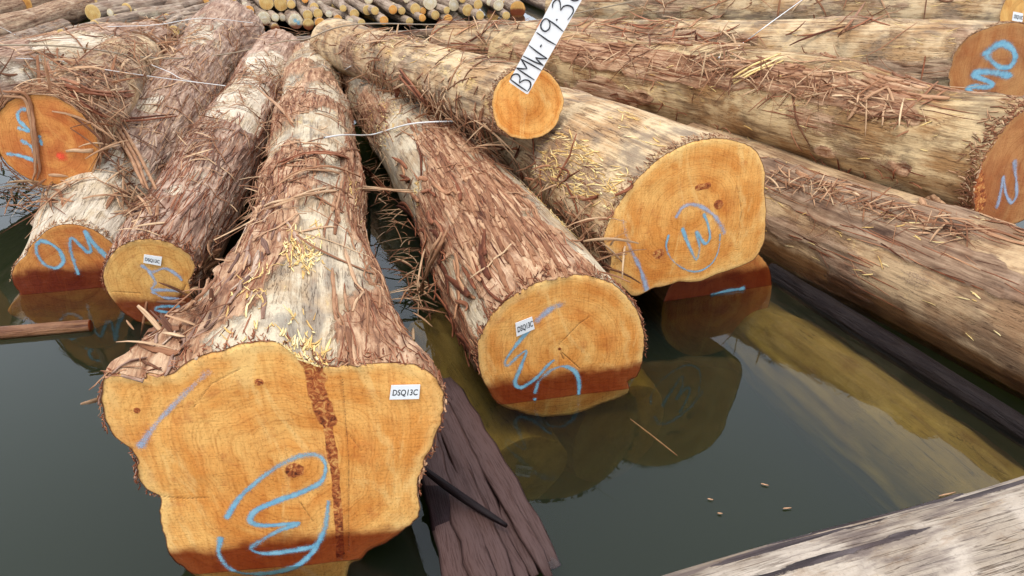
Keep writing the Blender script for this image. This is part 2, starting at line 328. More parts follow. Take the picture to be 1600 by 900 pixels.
class Log:
    def __init__(s, name, A, B, r0, r1, mat, fmat, label, cat='log', group=None, outline=None, flare=.9, ns=200, nt=200, k=1.6,
                 bend=(0, 0), skew=(0, 0), seed=0, cover=0., thick=.018, lump=.03, patches=(), furrow=1., facen=(40, 160), rot=(), crack=(), knots=()):
        s.A, s.B = np.array(A, float), np.array(B, float); s.L = np.linalg.norm(s.B - s.A)
        ey = (s.B - s.A) / s.L; ex = np.cross(ey, [0, 0, 1]); ex /= np.linalg.norm(ex); ez = np.cross(ex, ey)
        s.R3 = np.stack([ex, ey, ez], 1)
        s.skew = skew; s.seed = seed; s.bend = bend
        Mx = Matrix(((ex[0], ey[0], ez[0], s.A[0]), (ex[1], ey[1], ez[1], s.A[1]), (ex[2], ey[2], ez[2], s.A[2]), (0, 0, 0, 1)))
        s.root = empty(name, Mx); tag(s.root, label, cat, group)
        s.nrm = -(ey - 0) ; # face normal from skewed plane y = kx x + kz z
        n_ = np.array([skew[0], -1., skew[1]]); s.fn = s.R3 @ (n_ / np.linalg.norm(n_))
        th = np.linspace(0, 2 * np.pi, nt, endpoint=False); s.th = th
        u = np.linspace(0, 1, ns); ss = s.L * (np.exp(k * u) - 1) / (math.exp(k) - 1); s.ss = ss
        o = np.array([seed * 7.13, seed * 3.7, seed * 5.9])
        # end outline
        if outline is not None:
            P = np.array([s.face_local(*p) if not isinstance(p, list) else p for p in outline])
            a = np.arctan2(P[:, 1], P[:, 0]) % (2 * np.pi); r = np.hypot(P[:, 0], P[:, 1]); q = np.argsort(a); a, r = a[q], r[q]
            R0 = np.interp(th, np.concatenate([a - 2 * np.pi, a, a + 2 * np.pi]), np.tile(r, 3))
            kk = np.exp(-.5 * (np.arange(-3, 4) / 1.2) ** 2); kk /= kk.sum()
            R0 = sum(kk[i] * np.roll(R0, i - 3) for i in range(7))
        else:
            R0 = r0 * (1 + .05 * vn(np.stack([np.cos(th) * 1.3, np.sin(th) * 1.3, th * 0], -1) + o) + .02 * vn(np.stack([np.cos(th) * 5, np.sin(th) * 5, th * 0], -1) + o))
        R0 = R0 * (1 + .006 * vn(np.stack([np.cos(th) * 30, np.sin(th) * 30, th * 0], -1) + o))
        s.R0 = R0
        T, SS = np.meshgrid(th, ss); ct, st = np.cos(T), np.sin(T)
        rc = r0 + (r1 - r0) * SS / s.L
        wgt = np.exp(-(SS / flare) ** 1.3) if outline is not None else np.exp(-(SS / 1.5))
        R = R0[None] * wgt + rc * (1 - wgt)
        C3 = np.stack([ct * R, SS, st * R], -1) + o
        R = R * (1 + lump / .3 * vn(C3 * np.array([2.2, 1.1, 2.2])) * np.minimum(1, .15 + SS / .5))
        # bark cover
        cov = .5 + cover + .55 * fbm(C3 * np.array([3.6, 1.5, 3.6]) + 50, 4)
        s.Rg = R; s.cen = np.stack([bend[0] * np.sin(np.pi * ss / s.L), ss, bend[1] * np.sin(np.pi * ss / s.L)], -1)
        s.build_P(R, SS, ct, st)
        for (x, y, rs, rt, dl) in patches:
            s0, t0 = s.at_px(x, y); dth = np.abs((T - t0 + np.pi) % (2 * np.pi) - np.pi) * R
            cov = cov + dl * sst(1.35, .75, np.sqrt(((SS - s0) / rs) ** 2 + (dth / rt) ** 2) + .45 * fbm(C3 * 6 + 9, 3))
        kd = 0
        for (x, y, kr, kh) in knots:
            s0, t0 = s.at_px(x, y); q = (((SS - s0) / 1.5) ** 2 + (((T - t0 + np.pi) % (2 * np.pi) - np.pi) * R) ** 2) / kr ** 2 * (1 + .5 * fbm(C3 * 14, 2))
            kd = kd + kh * (1.7 * np.exp(-q) - 2.2 * np.exp(-q * 5)); cov = cov + .9 * np.exp(-q * 2.2)
        cov = np.clip(cov, 0, 1); s.cov = cov
        bm = sst(.42, .56, cov)
        tw = T + .12 * np.sin(SS * 1.1 + seed)
        fc = np.stack([np.cos(tw) * R, SS * .10, np.sin(tw) * R], -1)
        fur = 1 - np.abs(fbm(fc * 17 + o, 3)) * 2.2
        fur2 = vn(np.stack([np.cos(tw) * R * 55, SS * 6, np.sin(tw) * R * 55], -1) + o)
        flake = fbm(np.stack([np.cos(tw) * R * 26, SS * 1.3, np.sin(tw) * R * 26], -1) + o + 31, 3)
        d = bm * thick * (.55 + .5 * furrow * fur + .8 * flake + .25 * fur2) + (1 - bm) * .004 * fbm(fc * 12 + 5, 2)
        R = R + d * np.minimum(1, .3 + SS / .12) + kd
        s.Rg = R; s.build_P(R, SS, ct, st)
        V = s.P.reshape(-1, 3); V = np.vstack([V, s.cen[-1:] ]); nv = ns * nt
        j = np.arange(nt); jn = (j + 1) % nt; i = np.arange(ns - 1)[:, None] * nt
        Q = np.stack([i + j, i + jn, i + nt + jn, i + nt + j], -1).reshape(-1, 4)[:, ::-1]
        cap = np.stack([(ns - 1) * nt + j, (ns - 1) * nt + jn, np.full(nt, nv), np.full(nt, nv)], -1)[:, ::-1]
        faces = [tuple(q) for q in []]
        me_faces = Q
        s.trunk = mesh_obj('trunk', V, me_faces, mat, s.root, attrs={'bark': np.append(cov.ravel(), .5)})
        # far end closed by its own disc
        s.cap('cut_face', -1, fmat, (6, 48))
        s.face = s.cap('cut_face', 0, fmat, facen, rot, crack)
    def build_P(s, R, SS, ct, st):
        x, z = ct * R, st * R
        wk = np.exp(-SS / .25)
        s.P = np.stack([x + s.cen[:, 0][:, None], SS + wk * (s.skew[0] * x + s.skew[1] * z), z + s.cen[:, 2][:, None]], -1)
        s.W = s.P @ s.R3.T + s.A
    def face_local(s, x, y):
        d = ray(x, y); p = CP + d * (((s.A - CP) @ s.fn) / (d @ s.fn)); q = s.R3.T @ (p - s.A); return [q[0], q[2]]
    def at_px(s, x, y):
        pr = proj(s.W); dv = s.W - CP; nr = s.W - (s.A + (s.cen @ s.R3.T))[:, None]
        d2 = ((pr - np.array([x, y])) ** 2).sum(-1) + 1e6 * ((nr * dv).sum(-1) > 0)
        i, j = np.unravel_index(np.argmin(d2), d2.shape); return s.ss[i], s.th[j]
    def surf(s, sv, tv):
        """local points on the surface, bilinear"""
        fi = np.interp(sv, s.ss, np.arange(len(s.ss))); i0 = np.clip(fi.astype(int), 0, len(s.ss) - 2); a = (fi - i0)[..., None]
        fj = (tv % (2 * np.pi)) / (2 * np.pi) * len(s.th); j0 = fj.astype(int) % len(s.th); b = (fj - np.floor(fj))[..., None]; j1 = (j0 + 1) % len(s.th)
        return (s.P[i0, j0] * (1 - a) + s.P[i0 + 1, j0] * a) * (1 - b) + (s.P[i0, j1] * (1 - a) + s.P[i0 + 1, j1] * a) * b
    def relief(s, x, z):
        return .004 * fbm(np.stack([x * 9, z * 9, x * 0 + s.seed], -1), 3)
    def cap(s, name, end, fmat, n, rot=(), crack=()):
        nr, nt = n; th = np.linspace(0, 2 * np.pi, nt, endpoint=False)
        R = np.interp(th, np.append(s.th, 2 * np.pi), np.append(s.Rg[end], s.Rg[end][0]))
        rho = np.linspace(0, 1, nr + 1)[1:] ** .8
        X = np.concatenate([[0], (rho[:, None] * R * np.cos(th)).ravel()]); Z = np.concatenate([[0], (rho[:, None] * R * np.sin(th)).ravel()])
        rh = np.concatenate([[0], np.repeat(rho, nt)])
        if end == 0: Yv = s.skew[0] * X + s.skew[1] * Z - (.004 + s.relief(X, Z)) * sst(1., .96, rh)
        else: Yv = X * 0 + s.L + .003; X = X + s.cen[-1, 0]; Z = Z + s.cen[-1, 2]
        j = np.arange(nt); jn = (j + 1) % nt
        F3 = [(0, 1 + a, 1 + b) for a, b in zip(j, jn)]
        F4 = [(1 + i * nt + a, 1 + (i + 1) * nt + a, 1 + (i + 1) * nt + b, 1 + i * nt + b) for i in range(nr - 1) for a, b in zip(j, jn)]
        fs = F3 + F4
        if end == 0: pass
        else: fs = [f[::-1] for f in fs]
        rmean = float(R.mean()); Q = np.stack([X, Z], -1)
        at = {'rho': rh, 'rad': .55 * rh * rmean + .45 * np.hypot(X, Z), 'rot': X * 0, 'crack': X * 0}
        for nm, lst in (('rot', rot), ('crack', crack)):
            for (pts, wpx) in lst:
                P = np.array([s.face_local(*p) for p in pts]); wd = wpx * np.linalg.norm(s.A - CP) / F
                if len(P) == 1: P = np.vstack([P, P + 1e-4])
                dd, _ = seg_dist(Q, P); at[nm] = np.maximum(at[nm], np.clip(1.15 - .65 * dd / wd, 0, 1) if nm == 'rot' else np.clip(.95 - .6 * dd / wd, 0, 1))
        return mesh_obj(name, np.stack([X, Yv, Z], -1), fs, fmat, s.root, attrs=at)
    def paint(s, strokes, mat, label, cell=.004):
        pol = []; lo = np.array([9., 9]); hi = -lo
        for pts, wpx, soft in strokes:
            P = np.array([s.face_local(*p) for p in (catmull(pts, 8) if len(pts) > 1 else pts)])
            if len(P) == 1: P = np.vstack([P, P + 1e-4])
            wd = wpx * np.linalg.norm(s.A - CP) / F; pol.append((P, wd, soft))
            lo = np.minimum(lo, P.min(0) - wd * 2.6); hi = np.maximum(hi, P.max(0) + wd * 2.6)
        nx, nz = np.ceil((hi - lo) / cell).astype(int) + 1
        X, Z = np.meshgrid(lo[0] + np.arange(nx) * cell, lo[1] + np.arange(nz) * cell); Q = np.stack([X.ravel(), Z.ravel()], -1)
        a = np.zeros(len(Q))
        for P, wd, soft in pol:
            d, par = seg_dist(Q, P); wv = wd * (.92 + .35 * vn(np.stack([par * 7, par * 0 + len(pol), par * 0 + wd * 99], -1))); core = np.maximum(np.exp(-(d / wv) ** 2 * 1.3) * (.95 + .25 * vn(np.stack([par * 9 + 5, par * 0, par * 0 + wd * 77], -1))), .30 * np.exp(-(d / wd / 1.7) ** 2))
            a = np.maximum(a, core * ((1 - soft * par) if soft >= 0 else (1 + soft * (1 - par))))
        ang = np.arctan2(Q[:, 1], Q[:, 0]) % (2 * np.pi)
        inside = np.hypot(Q[:, 0], Q[:, 1]) < .975 * np.interp(ang, np.append(s.th, 2 * np.pi), np.append(s.Rg[0], s.Rg[0][0]))
        ok = (a > .06) & inside
        id_ = np.arange(nx * nz).reshape(nz, nx); f = np.stack([id_[:-1, :-1], id_[:-1, 1:], id_[1:, 1:], id_[1:, :-1]], -1).reshape(-1, 4)
        f = f[ok[f].all(1)]; us = np.unique(f); mp = np.zeros(len(Q), int); mp[us] = np.arange(len(us))
        Yv = s.skew[0] * Q[:, 0] + s.skew[1] * Q[:, 1] - .0065 - s.relief(Q[:, 0], Q[:, 1])
        o = mesh_obj('paint_mark', np.stack([Q[:, 0], Yv, Q[:, 1]], -1)[us], mp[f], mat, s.root, attrs={'paint': a[us]})
        o['label'] = label
    def paper_tag(s, corners, text, label):
        """corners px: bottom-left, bottom-right, top-right, top-left"""
        P = np.array([s.face_local(*c) for c in corners]); y = (s.skew[0] * P[:, 0] + s.skew[1] * P[:, 1])
        fr_ = np.stack([P[:, 0], y - .012, P[:, 1]], -1); bk = fr_ + [0, .003, 0]
        o = mesh_obj('paper_tag', np.vstack([fr_, bk]), [(0, 1, 2, 3), (7, 6, 5, 4), (0, 4, 5, 1), (1, 5, 6, 2), (2, 6, 7, 3), (3, 7, 4, 0)], M['tagw'], s.root, False)
        o['label'] = label
        ex = P[1] - P[0]; ez = P[3] - P[0]; V2, fcs = text_mesh(text)
        V2 = V2 * [.84, .5] + [.08, .2]
        q = P[0] + V2[:, :1] * ex + V2[:, 1:] * ez
        yy = np.interp(V2[:, 0], [0, 1], [y[0], y[1]]) - .0132
        mesh_obj('lettering', np.stack([q[:, 0], yy, q[:, 1]], -1), fcs, M['ink'], o, False)
    # ---- bark pieces on the surface
    def strips(s, n, sr, tr, Lr, Wr, ang=(0, 12), lift=(0, .02), droop=0., K=5, thick=.003, h0=.004, curl=.0, where=None, seed=1, tone=(0, 1), flat=False):
        r = np.random.default_rng(seed * 101 + s.seed)
        s0 = r.uniform(*sr, n); t0 = np.radians(r.uniform(*tr, n))
        if where is not None:      # keep to bark (+) or wood (-)
            i = np.searchsorted(s.ss, s0).clip(0, len(s.ss) - 1); j = ((t0 % (2 * np.pi)) / (2 * np.pi) * len(s.th)).astype(int) % len(s.th)
            m = s.cov[i, j] > .5 if where > 0 else s.cov[i, j] < .5
            s0, t0 = s0[m], t0[m]; n = len(s0)
        L = r.uniform(*Lr, n) ; Wd = r.uniform(*Wr, n); ph = np.radians(r.normal(*ang, n)) + np.pi * (r.random(n) < .5)
        tt = np.linspace(0, 1, K); rad = np.interp(s0, s.ss, s.Rg.mean(1))
        bendv = r.normal(0, curl, n)
        a = ph[:, None] + bendv[:, None] * (tt - .5)
        ds = np.cumsum(np.cos(a), 1) / K * L[:, None]; dt = np.cumsum(np.sin(a), 1) / K * L[:, None] / rad[:, None]
        sv = np.clip(s0[:, None] + ds, -.012, s.L - .01); tv = t0[:, None] + dt
        P = s.surf(sv, tv); P[..., 1] += np.minimum(sv, 0); nrm = np.stack([np.cos(tv), tv * 0, np.sin(tv)], -1)
        lf = r.uniform(*lift, n); md = r.random(n) < .5
        prof = np.where(md[:, None], tt ** 2, (2 * tt - 1) ** 2 * .7)
        P = P + nrm * (h0 + lf[:, None] * prof)[..., None]
        if droop:
            dz = np.array([0, 0, -1.]) @ s.R3; P = P + dz * (droop * r.uniform(.4, 1.2, n)[:, None] * tt ** 1.6)[..., None]
        P = P + r.normal(0, .0008, P.shape)
        return ribbon(P, nrm, Wd, thick, r.uniform(*tone, n), L, flat)

def ribbon(P, nrm, Wd, thick, rnd, L, flat=False):
    """closed four-sided bands along P(n,K,3); returns V(n,K*4,3), quads for one band, sc attribute"""
    n, K = P.shape[:2]
    tg = np.gradient(P, axis=1); tg /= np.linalg.norm(tg, axis=-1, keepdims=True) + 1e-9
    ac = np.cross(tg, nrm); ac /= np.linalg.norm(ac, axis=-1, keepdims=True) + 1e-9
    up = np.cross(ac, tg)
    tt = np.linspace(0, 1, K); tp = (.2 + .8 * np.sin(np.pi * np.clip(tt * .9 + .08, 0, 1)) ** .6)
    if flat: tp = np.clip(1 + (.25 if flat is True else flat) * np.sin(np.arange(n)[:, None] * 2.3 + np.arange(K) * 2.9), .6, 1.25) * np.where((np.arange(K) == 0) | (np.arange(K) == K - 1), .5, 1.)
    hw = (Wd[:, None] * .5 * tp)[..., None]; th = np.broadcast_to(np.asarray(thick, float).reshape(-1, 1, 1), (n, 1, 1)) if np.ndim(thick) else thick
    V = np.stack([P - ac * hw - up * th * .6, P + ac * hw - up * th * .6, P + ac * hw * .75 + up * th, P - ac * hw * .75 + up * th], 2)
    off = np.arange(n)[:, None] * 3.1
    sx = np.stack([-hw[..., 0], hw[..., 0], hw[..., 0] * .75, -hw[..., 0] * .75], 2) + off[..., None]
    sy = np.broadcast_to((tt[None] * L[:, None] + off * .7)[..., None], sx.shape); sz = np.broadcast_to(rnd[:, None, None], sx.shape)
    sc = np.stack([sx, sy, sz], -1)
    q = []
    for k in range(K - 1):
        for c in range(4): q.append((k * 4 + c, k * 4 + (c + 1) % 4, k * 4 + 4 + (c + 1) % 4, k * 4 + 4 + c))
    q.append((3, 2, 1, 0)); b = (K - 1) * 4; q.append((b, b + 1, b + 2, b + 3))
    return V.reshape(n, K * 4, 3), np.array(q), sc.reshape(n, K * 4, 3)
def joined(parts, name, mat, parent, kind='stuff', label=None):
    Vs, Fs, Ss = [], [], []; o = 0
    for V, q, sc in parts:
        n, m = V.shape[:2]; Vs.append(V.reshape(-1, 3)); Ss.append(sc.reshape(-1, 3))
        Fs.append((q[None] + (np.arange(n) * m)[:, None, None] + o).reshape(-1, 4)); o += n * m
    ob = mesh_obj(name, np.vstack(Vs), np.vstack(Fs), mat, parent, False, {'sc': np.vstack(Ss)})
    if kind: ob['kind'] = kind
    if label: ob['label'] = label
    return ob
def singles(part, name, mat, parent):
    V, q, sc = part
    for i in range(len(V)):
        c = V[i].mean(0); o = mesh_obj(name, V[i] - c, q, mat, parent, False, {'sc': sc[i]}); o.location = c

_tc = {}
def text_mesh(txt):
    """letters of the built-in font as a flat mesh scaled to 0..1 x 0..1"""
    if txt not in _tc:
        cu = bpy.data.curves.new('lettering', 'FONT'); cu.body = txt; cu.resolution_u = 3; cu.offset = .018
        ob = bpy.data.objects.new('lettering', cu); COL.objects.link(ob)
        dg = bpy.context.evaluated_depsgraph_get(); me = bpy.data.meshes.new_from_object(ob.evaluated_get(dg))
        V = np.array([v.co[:2] for v in me.vertices]); f = [tuple(p.vertices) for p in me.polygons]
        bpy.data.objects.remove(ob); bpy.data.meshes.remove(me)
        lo, hi = V.min(0), V.max(0); _tc[txt] = ((V - lo) / (hi - lo), f)
    return _tc[txt]

# ------------------------------------------------------------------ placing logs
def on_face(w0, w1, x, y, lean=0.):
    """point under pixel (x,y) on the upright plane through the water-line pixels w0,w1; also the plane's normal"""
    a, b = atz(*w0, 0), atz(*w1, 0); h = (b - a) / np.linalg.norm(b - a); n = np.array([h[1], -h[0], lean]); n /= np.linalg.norm(n)
    d = ray(x, y); return CP + d * (((a - CP) @ n) / (d @ n)), n
def skew_for(A, B, n):
    ey = (B - A) / np.linalg.norm(B - A); ex = np.cross(ey, [0, 0, 1]); ex /= np.linalg.norm(ex); ez = np.cross(ex, ey)
    k = -(n @ ey); return (float(np.clip((n @ ex) / k, -1.1, 1.1)), float(np.clip((n @ ez) / k, -.5, .5)))

# big flared butt log
A, n = on_face((310, 895), (540, 875), 455, 720); B = atz(488, 100, .36)
L1o = [(165, 600), (172, 592), (190, 583), (213, 575), (236, 586), (254, 607), (272, 590), (298, 568), (340, 551), (385, 535), (430, 530), (452, 545), (475, 562), (500, 571), (540, 571),
       (600, 567), (650, 568), (680, 585), (693, 615), (692, 640), (680, 678), (664, 712), (652, 745), (650, 770), (656, 792), (643, 815), (610, 842), (575, 860), (545, 878),
       (270, 865), (262, 835), (250, 795), (252, 775), (232, 765), (216, 745), (216, 715), (205, 699), (185, 688), (171, 662), (164, 630),
       [-.30, -.52], [-.2, -.62], [0, -.66], [.1, -.6], [.17, -.46]]
L1 = Log('cedar_log', A, B, .30, .27, M['red'], M['f_orange'], 'huge flared cedar butt log nearest the camera with jagged orange cut end', outline=L1o, flare=.68,
         ns=290, nt=330, k=1.9, skew=skew_for(A, B, n), seed=1, cover=.06, thick=.022, lump=.045, facen=(110, 420), bend=(.05, .03),
         patches=[(470, 470, .35, .14, -.8), (430, 520, .2, .2, -.8), (505, 330, .3, .10, -.6), (330, 500, .5, .16, .6), (590, 450, .8, .14, .7), (560, 530, .2, .15, .6), (490, 380, .2, .1, -.5), (400, 400, .5, .15, .6), (510, 200, .5, .1, -.4)],
         rot=[([(488, 565), (495, 610), (512, 655)], 13), ([(478, 562), (500, 590)], 10), ([(520, 700), (527, 780), (532, 868)], 6.5), ([(508, 640), (521, 720)], 7), ([(461, 734)], 13), ([(214, 640)], 5), ([(405, 596)], 6)],
         crack=[([(252, 775), (290, 779), (324, 777)], 1.6), ([(540, 672), (565, 702)], 1.6), ([(535, 590), (545, 720), (545, 860)], 1.8), ([(300, 640), (330, 600), (375, 575)], 1.2), ([(470, 785), (490, 815)], 1.2), ([(206, 700), (218, 745)], 3)])
L1.paint([([(220, 694), (245, 660), (285, 618), (325, 580)], 9, .55)], M['paint_grey'], 'faded blue spray stroke')
L1.paint([([(355, 805), (378, 772), (418, 738), (458, 714), (492, 708), (508, 722), (503, 748), (475, 766), (430, 782), (398, 797), (392, 812), (412, 819), (466, 815)], 6.5, 0.),
          ([(463, 817), (430, 830), (400, 848), (393, 857), (415, 863), (465, 857), (495, 848), (508, 822), (513, 782)], 6.5, .2),
          ([(345, 840), (342, 862), (355, 882), (378, 893), (420, 893), (462, 882), (490, 858), (505, 830)], 6, 0.)], M['paint'], 'blue sprayed loops')
L1.paper_tag([(608, 621), (654, 620), (656, 598), (611, 599)], 'DSQ13C', 'small white card tag stapled to the butt')

# round centre log
A, n = on_face((775, 632), (985, 606), 876, 548); B = atz(575, 125, .36)
L2 = Log('cedar_log', A, B, .375, .30, M['red'], M['f_orange'], 'cedar log with shingled red bark and round tagged end, right of the huge butt', ns=280, nt=300, k=1.7, skew=skew_for(A, B, n), seed=2,
         outline=[(747, 560), (752, 520), (775, 485), (810, 458), (860, 437), (910, 431), (955, 442), (985, 470), (1002, 510), (1005, 550), (995, 590), (985, 612), (760, 605), (778, 632), [-.2, -.30], [0, -.36], [.2, -.32], [.32, -.2]], flare=.5,
         cover=.0, thick=.016, lump=.02, facen=(70, 300), bend=(.04, .02),
         patches=[(800, 420, .8, .28, .7), (720, 300, .6, .22, .7), (690, 220, .3, .16, .5), (730, 460, .5, .07, -.9), (620, 240, .5, .14, -.7), (900, 370, .5, .12, -.9), (820, 280, .5, .1, -.8), (640, 180, .3, .2, -.7), (690, 480, .6, .1, .6)],
         crack=[([(873, 538), (905, 505), (920, 495)], 1.2), ([(875, 548), (905, 575)], 1.2), ([(873, 545), (880, 560)], 2)], rot=[([(874, 545)], 3)])
L2.paint([([(838, 500), (860, 482), (882, 473)], 9, .5)], M['paint_grey'], 'faded blue spray smear')
L2.paint([([(826, 514), (800, 546), (789, 564), (793, 570), (812, 553), (822, 548), (812, 575), (804, 596), (813, 604), (834, 592), (853, 572), (864, 562)], 4.2, .1),
          ([(835, 611), (842, 594), (859, 578), (881, 571), (898, 580), (904, 597), (904, 614)], 5, -.2), ([(835, 622)], 4, 0.)], M['paint'], 'blue sprayed squiggle and arch')
L2.paper_tag([(806, 524), (834, 512), (830, 493), (804, 503)], 'DSQ13C', 'small white card tag stapled above the blue squiggle')

# big log with circled mark, overhanging the water
A, n = on_face((1040, 505), (1205, 480), 1075, 335); B = atz(640, 110, .36)
L3 = Log('cedar_log', A, B, .44, .30, M['tan'], M['f_orange'], 'thick grey cedar log with wavy-edged end bearing a blue circled mark', ns=200, nt=240, k=1.7, skew=skew_for(A, B, n), seed=3,
         outline=[(940, 375), (955, 335), (975, 305), (1010, 265), (1050, 235), (1100, 217), (1145, 218), (1180, 232), (1196, 265), (1194, 300), (1197, 345), (1193, 380), (1180, 405), (1150, 418), (1120, 428), (1095, 440), (1060, 440), (1020, 450), (990, 465), (975, 450), (950, 432), (955, 405)], flare=.9,
         cover=-.25, thick=.012, lump=.02, facen=(70, 300), patches=[(900, 260, .5, .2, .25), (1000, 210, .6, .2, -.5)],
         rot=[([(1122, 319)], 8), ([(1028, 396)], 9), ([(1090, 293), (1106, 290)], 5)], crack=[([(1150, 290), (1158, 330), (1150, 390)], 1.2), ([(945, 415), (965, 412)], 2.5)])
L3.paint([([(972, 344), (983, 385), (999, 418), (1010, 452)], 6, -.5), ([(1056, 338), (1066, 323), (1082, 319), (1100, 325), (1118, 340), (1130, 362)], 6, .3)], M['paint_grey'], 'faded blue spray strokes')
L3.paint([([(1066, 358), (1076, 385), (1087, 405), (1092, 385), (1087, 362), (1100, 380), (1108, 371), (1105, 349), (1099, 335)], 4, .1),
          ([(1043, 368), (1040, 385), (1049, 405), (1069, 420), (1091, 423), (1112, 410), (1122, 389), (1124, 365)], 2.6, .2)], M['paint'], 'blue sprayed letter in a ring')

# small log carrying the bundle tag
A = aty(824, 162, 4.3); B = atz(525, 70, .68)
L4 = Log('cedar_log', A, B, .197, .27, M['tan'], M['f_orange'], 'slim cedar log with small round end lying on top, behind the white strip tag', ns=220, nt=220, k=1.4, seed=4, cover=-.12, thick=.012, lump=.02, facen=(50, 200),
         skew=skew_for(A, B, np.array([.1, -.98, .12])), patches=[(700, 190, .9, .12, .8)])
# upright plane of the circled log's lower neighbour
A, n = on_face((1040, 470), (1205, 445), 1125, 440); B = atz(760, 150, .0)
L3b = Log('cedar_log', A + [0, 0, -.14], B, .37, .3, M['brown'], M['f_deep'], 'half sunk log with dark red wet end beneath the circled-mark log', ns=120, nt=160, seed=5, cover=-.3, facen=(50, 200), skew=skew_for(A, B, n))
L3b.paint([([(1112, 460), (1128, 455), (1160, 450)], 5, 0.)], M['paint'], 'blue spray dash at the water line')

# right-hand logs
A = np.array([2.83, 3.95, .74]); B = atz(800, 85, .62)
L5 = Log('cedar_log', A, B, .36, .30, M['olive'], M['f_brown'], 'mottled cream cedar log with knots and blue zigzag end at the right edge', ns=220, nt=210, k=1.5, seed=6, cover=-.15, thick=.016, lump=.05, bend=(.05, .02), facen=(60, 220), skew=skew_for(A, B, np.array([.35, -.93, .0])), flare=.4,
         patches=[(1250, 130, .9, .1, .8), (1000, 95, 1., .12, .8), (1100, 200, .8, .12, -.3), (1480, 200, .3, .3, -.6), (950, 150, .5, .12, .5)], rot=[([(1528, 180), (1520, 240), (1530, 320)], 10)], knots=[(1430, 190, .09, .035), (1418, 262, .07, .03), (1120, 205, .05, .02), (1290, 235, .05, .015), (1010, 150, .06, .025)])
L5.paint([([(1556, 322), (1563, 296), (1566, 276), (1570, 302), (1578, 316), (1586, 304), (1586, 280), (1584, 252)], 5, .2)], M['paint_grey'], 'faded blue zigzag')
A = np.array([2.95, 2.3, .22]); B = atz(1130, 285, .18)
B = A + (B - A) * 1.12
L6 = Log('cedar_log', A, B, .38, .36, M['brown'], M['f_brown'], 'long brown weathered bare log running off the right edge at the water', ns=190, nt=180, k=1., seed=7, cover=-.16, thick=.014, lump=.035, patches=[(1450, 390, 1.2, .08, .5), (1300, 300, .6, .1, .6)])
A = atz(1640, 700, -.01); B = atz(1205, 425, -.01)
LBK = Log('underside_shade_log', A, B, .055, .04, M['black'], M['f_brown'], 'thin black log standing in for the shaded underside of the brown weathered log', ns=160, nt=90, k=.8, seed=8, cover=.4, thick=.01)  # added black strip: painted shade under the brown weathered log
A = atz(1562, 105, .74); B = atz(690, 66, .5)
L7 = Log('cedar_log', A, B, .37, .27, M['tan'], M['f_brown'], 'pale beige log with blue letters on its brown end, upper right', ns=220, nt=200, k=1.5, seed=9, cover=-.12, thick=.016, lump=.045, facen=(60, 220), skew=skew_for(A, B, np.array([.18, -.98, .05])), patches=[(1250, 120, 1., .08, .4), (1000, 60, 1, .1, .4)])
L7.paint([([(1540, 84), (1550, 75), (1564, 68), (1579, 76), (1585, 90), (1577, 104), (1562, 105), (1548, 95), (1541, 86)], 5.5, 0.),
          ([(1574, 118), (1552, 113), (1527, 113), (1524, 119), (1548, 130), (1544, 136), (1520, 135), (1512, 140), (1528, 150), (1556, 160)], 5.5, 0.)], M['paint'], 'blue sprayed letters')
A = atz(1602, 22, .72); B = atz(860, 14, .5)
L8 = Log('cedar_log', A, B, .34, .28, M['tan'], M['f_gold'], 'topmost beige log at the upper right corner with a tagged golden end', ns=200, nt=160, k=1.3, seed=10, cover=-.05, thick=.018, skew=skew_for(A, B, np.array([-.1, -.98, .05])))
L8.paper_tag([(1580, 32), (1596, 35), (1597, 21), (1582, 18)], 'DSQ13C', 'tiny white card tag')
A = atz(1750, 0, .6); B = atz(1040, -6, .5)
L8b = Log('cedar_log', A, B, .34, .3, M['tan'], M['f_gold'], 'farthest brown log along the top right edge of the picture', ns=120, nt=120, k=1., seed=11, cover=.1, thick=.02)

# left-hand logs
A, n = on_face((215, 503), (290, 495), 238, 442); B = atz(436, 82, .42)
L9 = Log('cedar_log', A, B, .245, .27, M['mauve'], M['f_gold'], 'mauve-barked log with tagged golden end, left of the huge butt', ns=260, nt=260, k=1.6, skew=skew_for(A, B, n), seed=12,
         outline=[(165, 440), (172, 405), (195, 383), (235, 375), (275, 385), (297, 400), (303, 420), (292, 440), (296, 460), (288, 485), (180, 470), (205, 495), [-.08, -.24], [.08, -.25], [.16, -.2]], flare=.5,
         cover=.3, thick=.016, lump=.03, facen=(60, 240), patches=[(385, 140, .5, .2, -1.), (370, 175, .3, .2, -1.), (420, 100, .4, .2, -.6), (270, 300, .06, .04, -.8)], crack=[([(175, 455), (220, 458)], 1), ([(290, 445), (280, 470)], 2)])
L9.paint([([(223, 415), (238, 424), (258, 419), (277, 429), (284, 437)], 3.6, .2), ([(234, 424), (243, 440), (238, 451), (256, 452), (281, 454)], 3.6, .1), ([(240, 456), (256, 464), (279, 466)], 3.4, .2)], M['paint_grey'], 'faded blue zigzag')
L9.paint([([(279, 478), (252, 478), (243, 483), (258, 487), (272, 491), (270, 498), (250, 500)], 4, 0.)], M['paint'], 'blue spray curl at the water line')
L9.paper_tag([(225, 409), (252, 414), (254, 400), (226, 396)], 'DSQ13C', 'small white card tag stapled near the top of the end')
A, n = on_face((35, 460), (165, 448), 105, 428); B = atz(362, 50, .48)
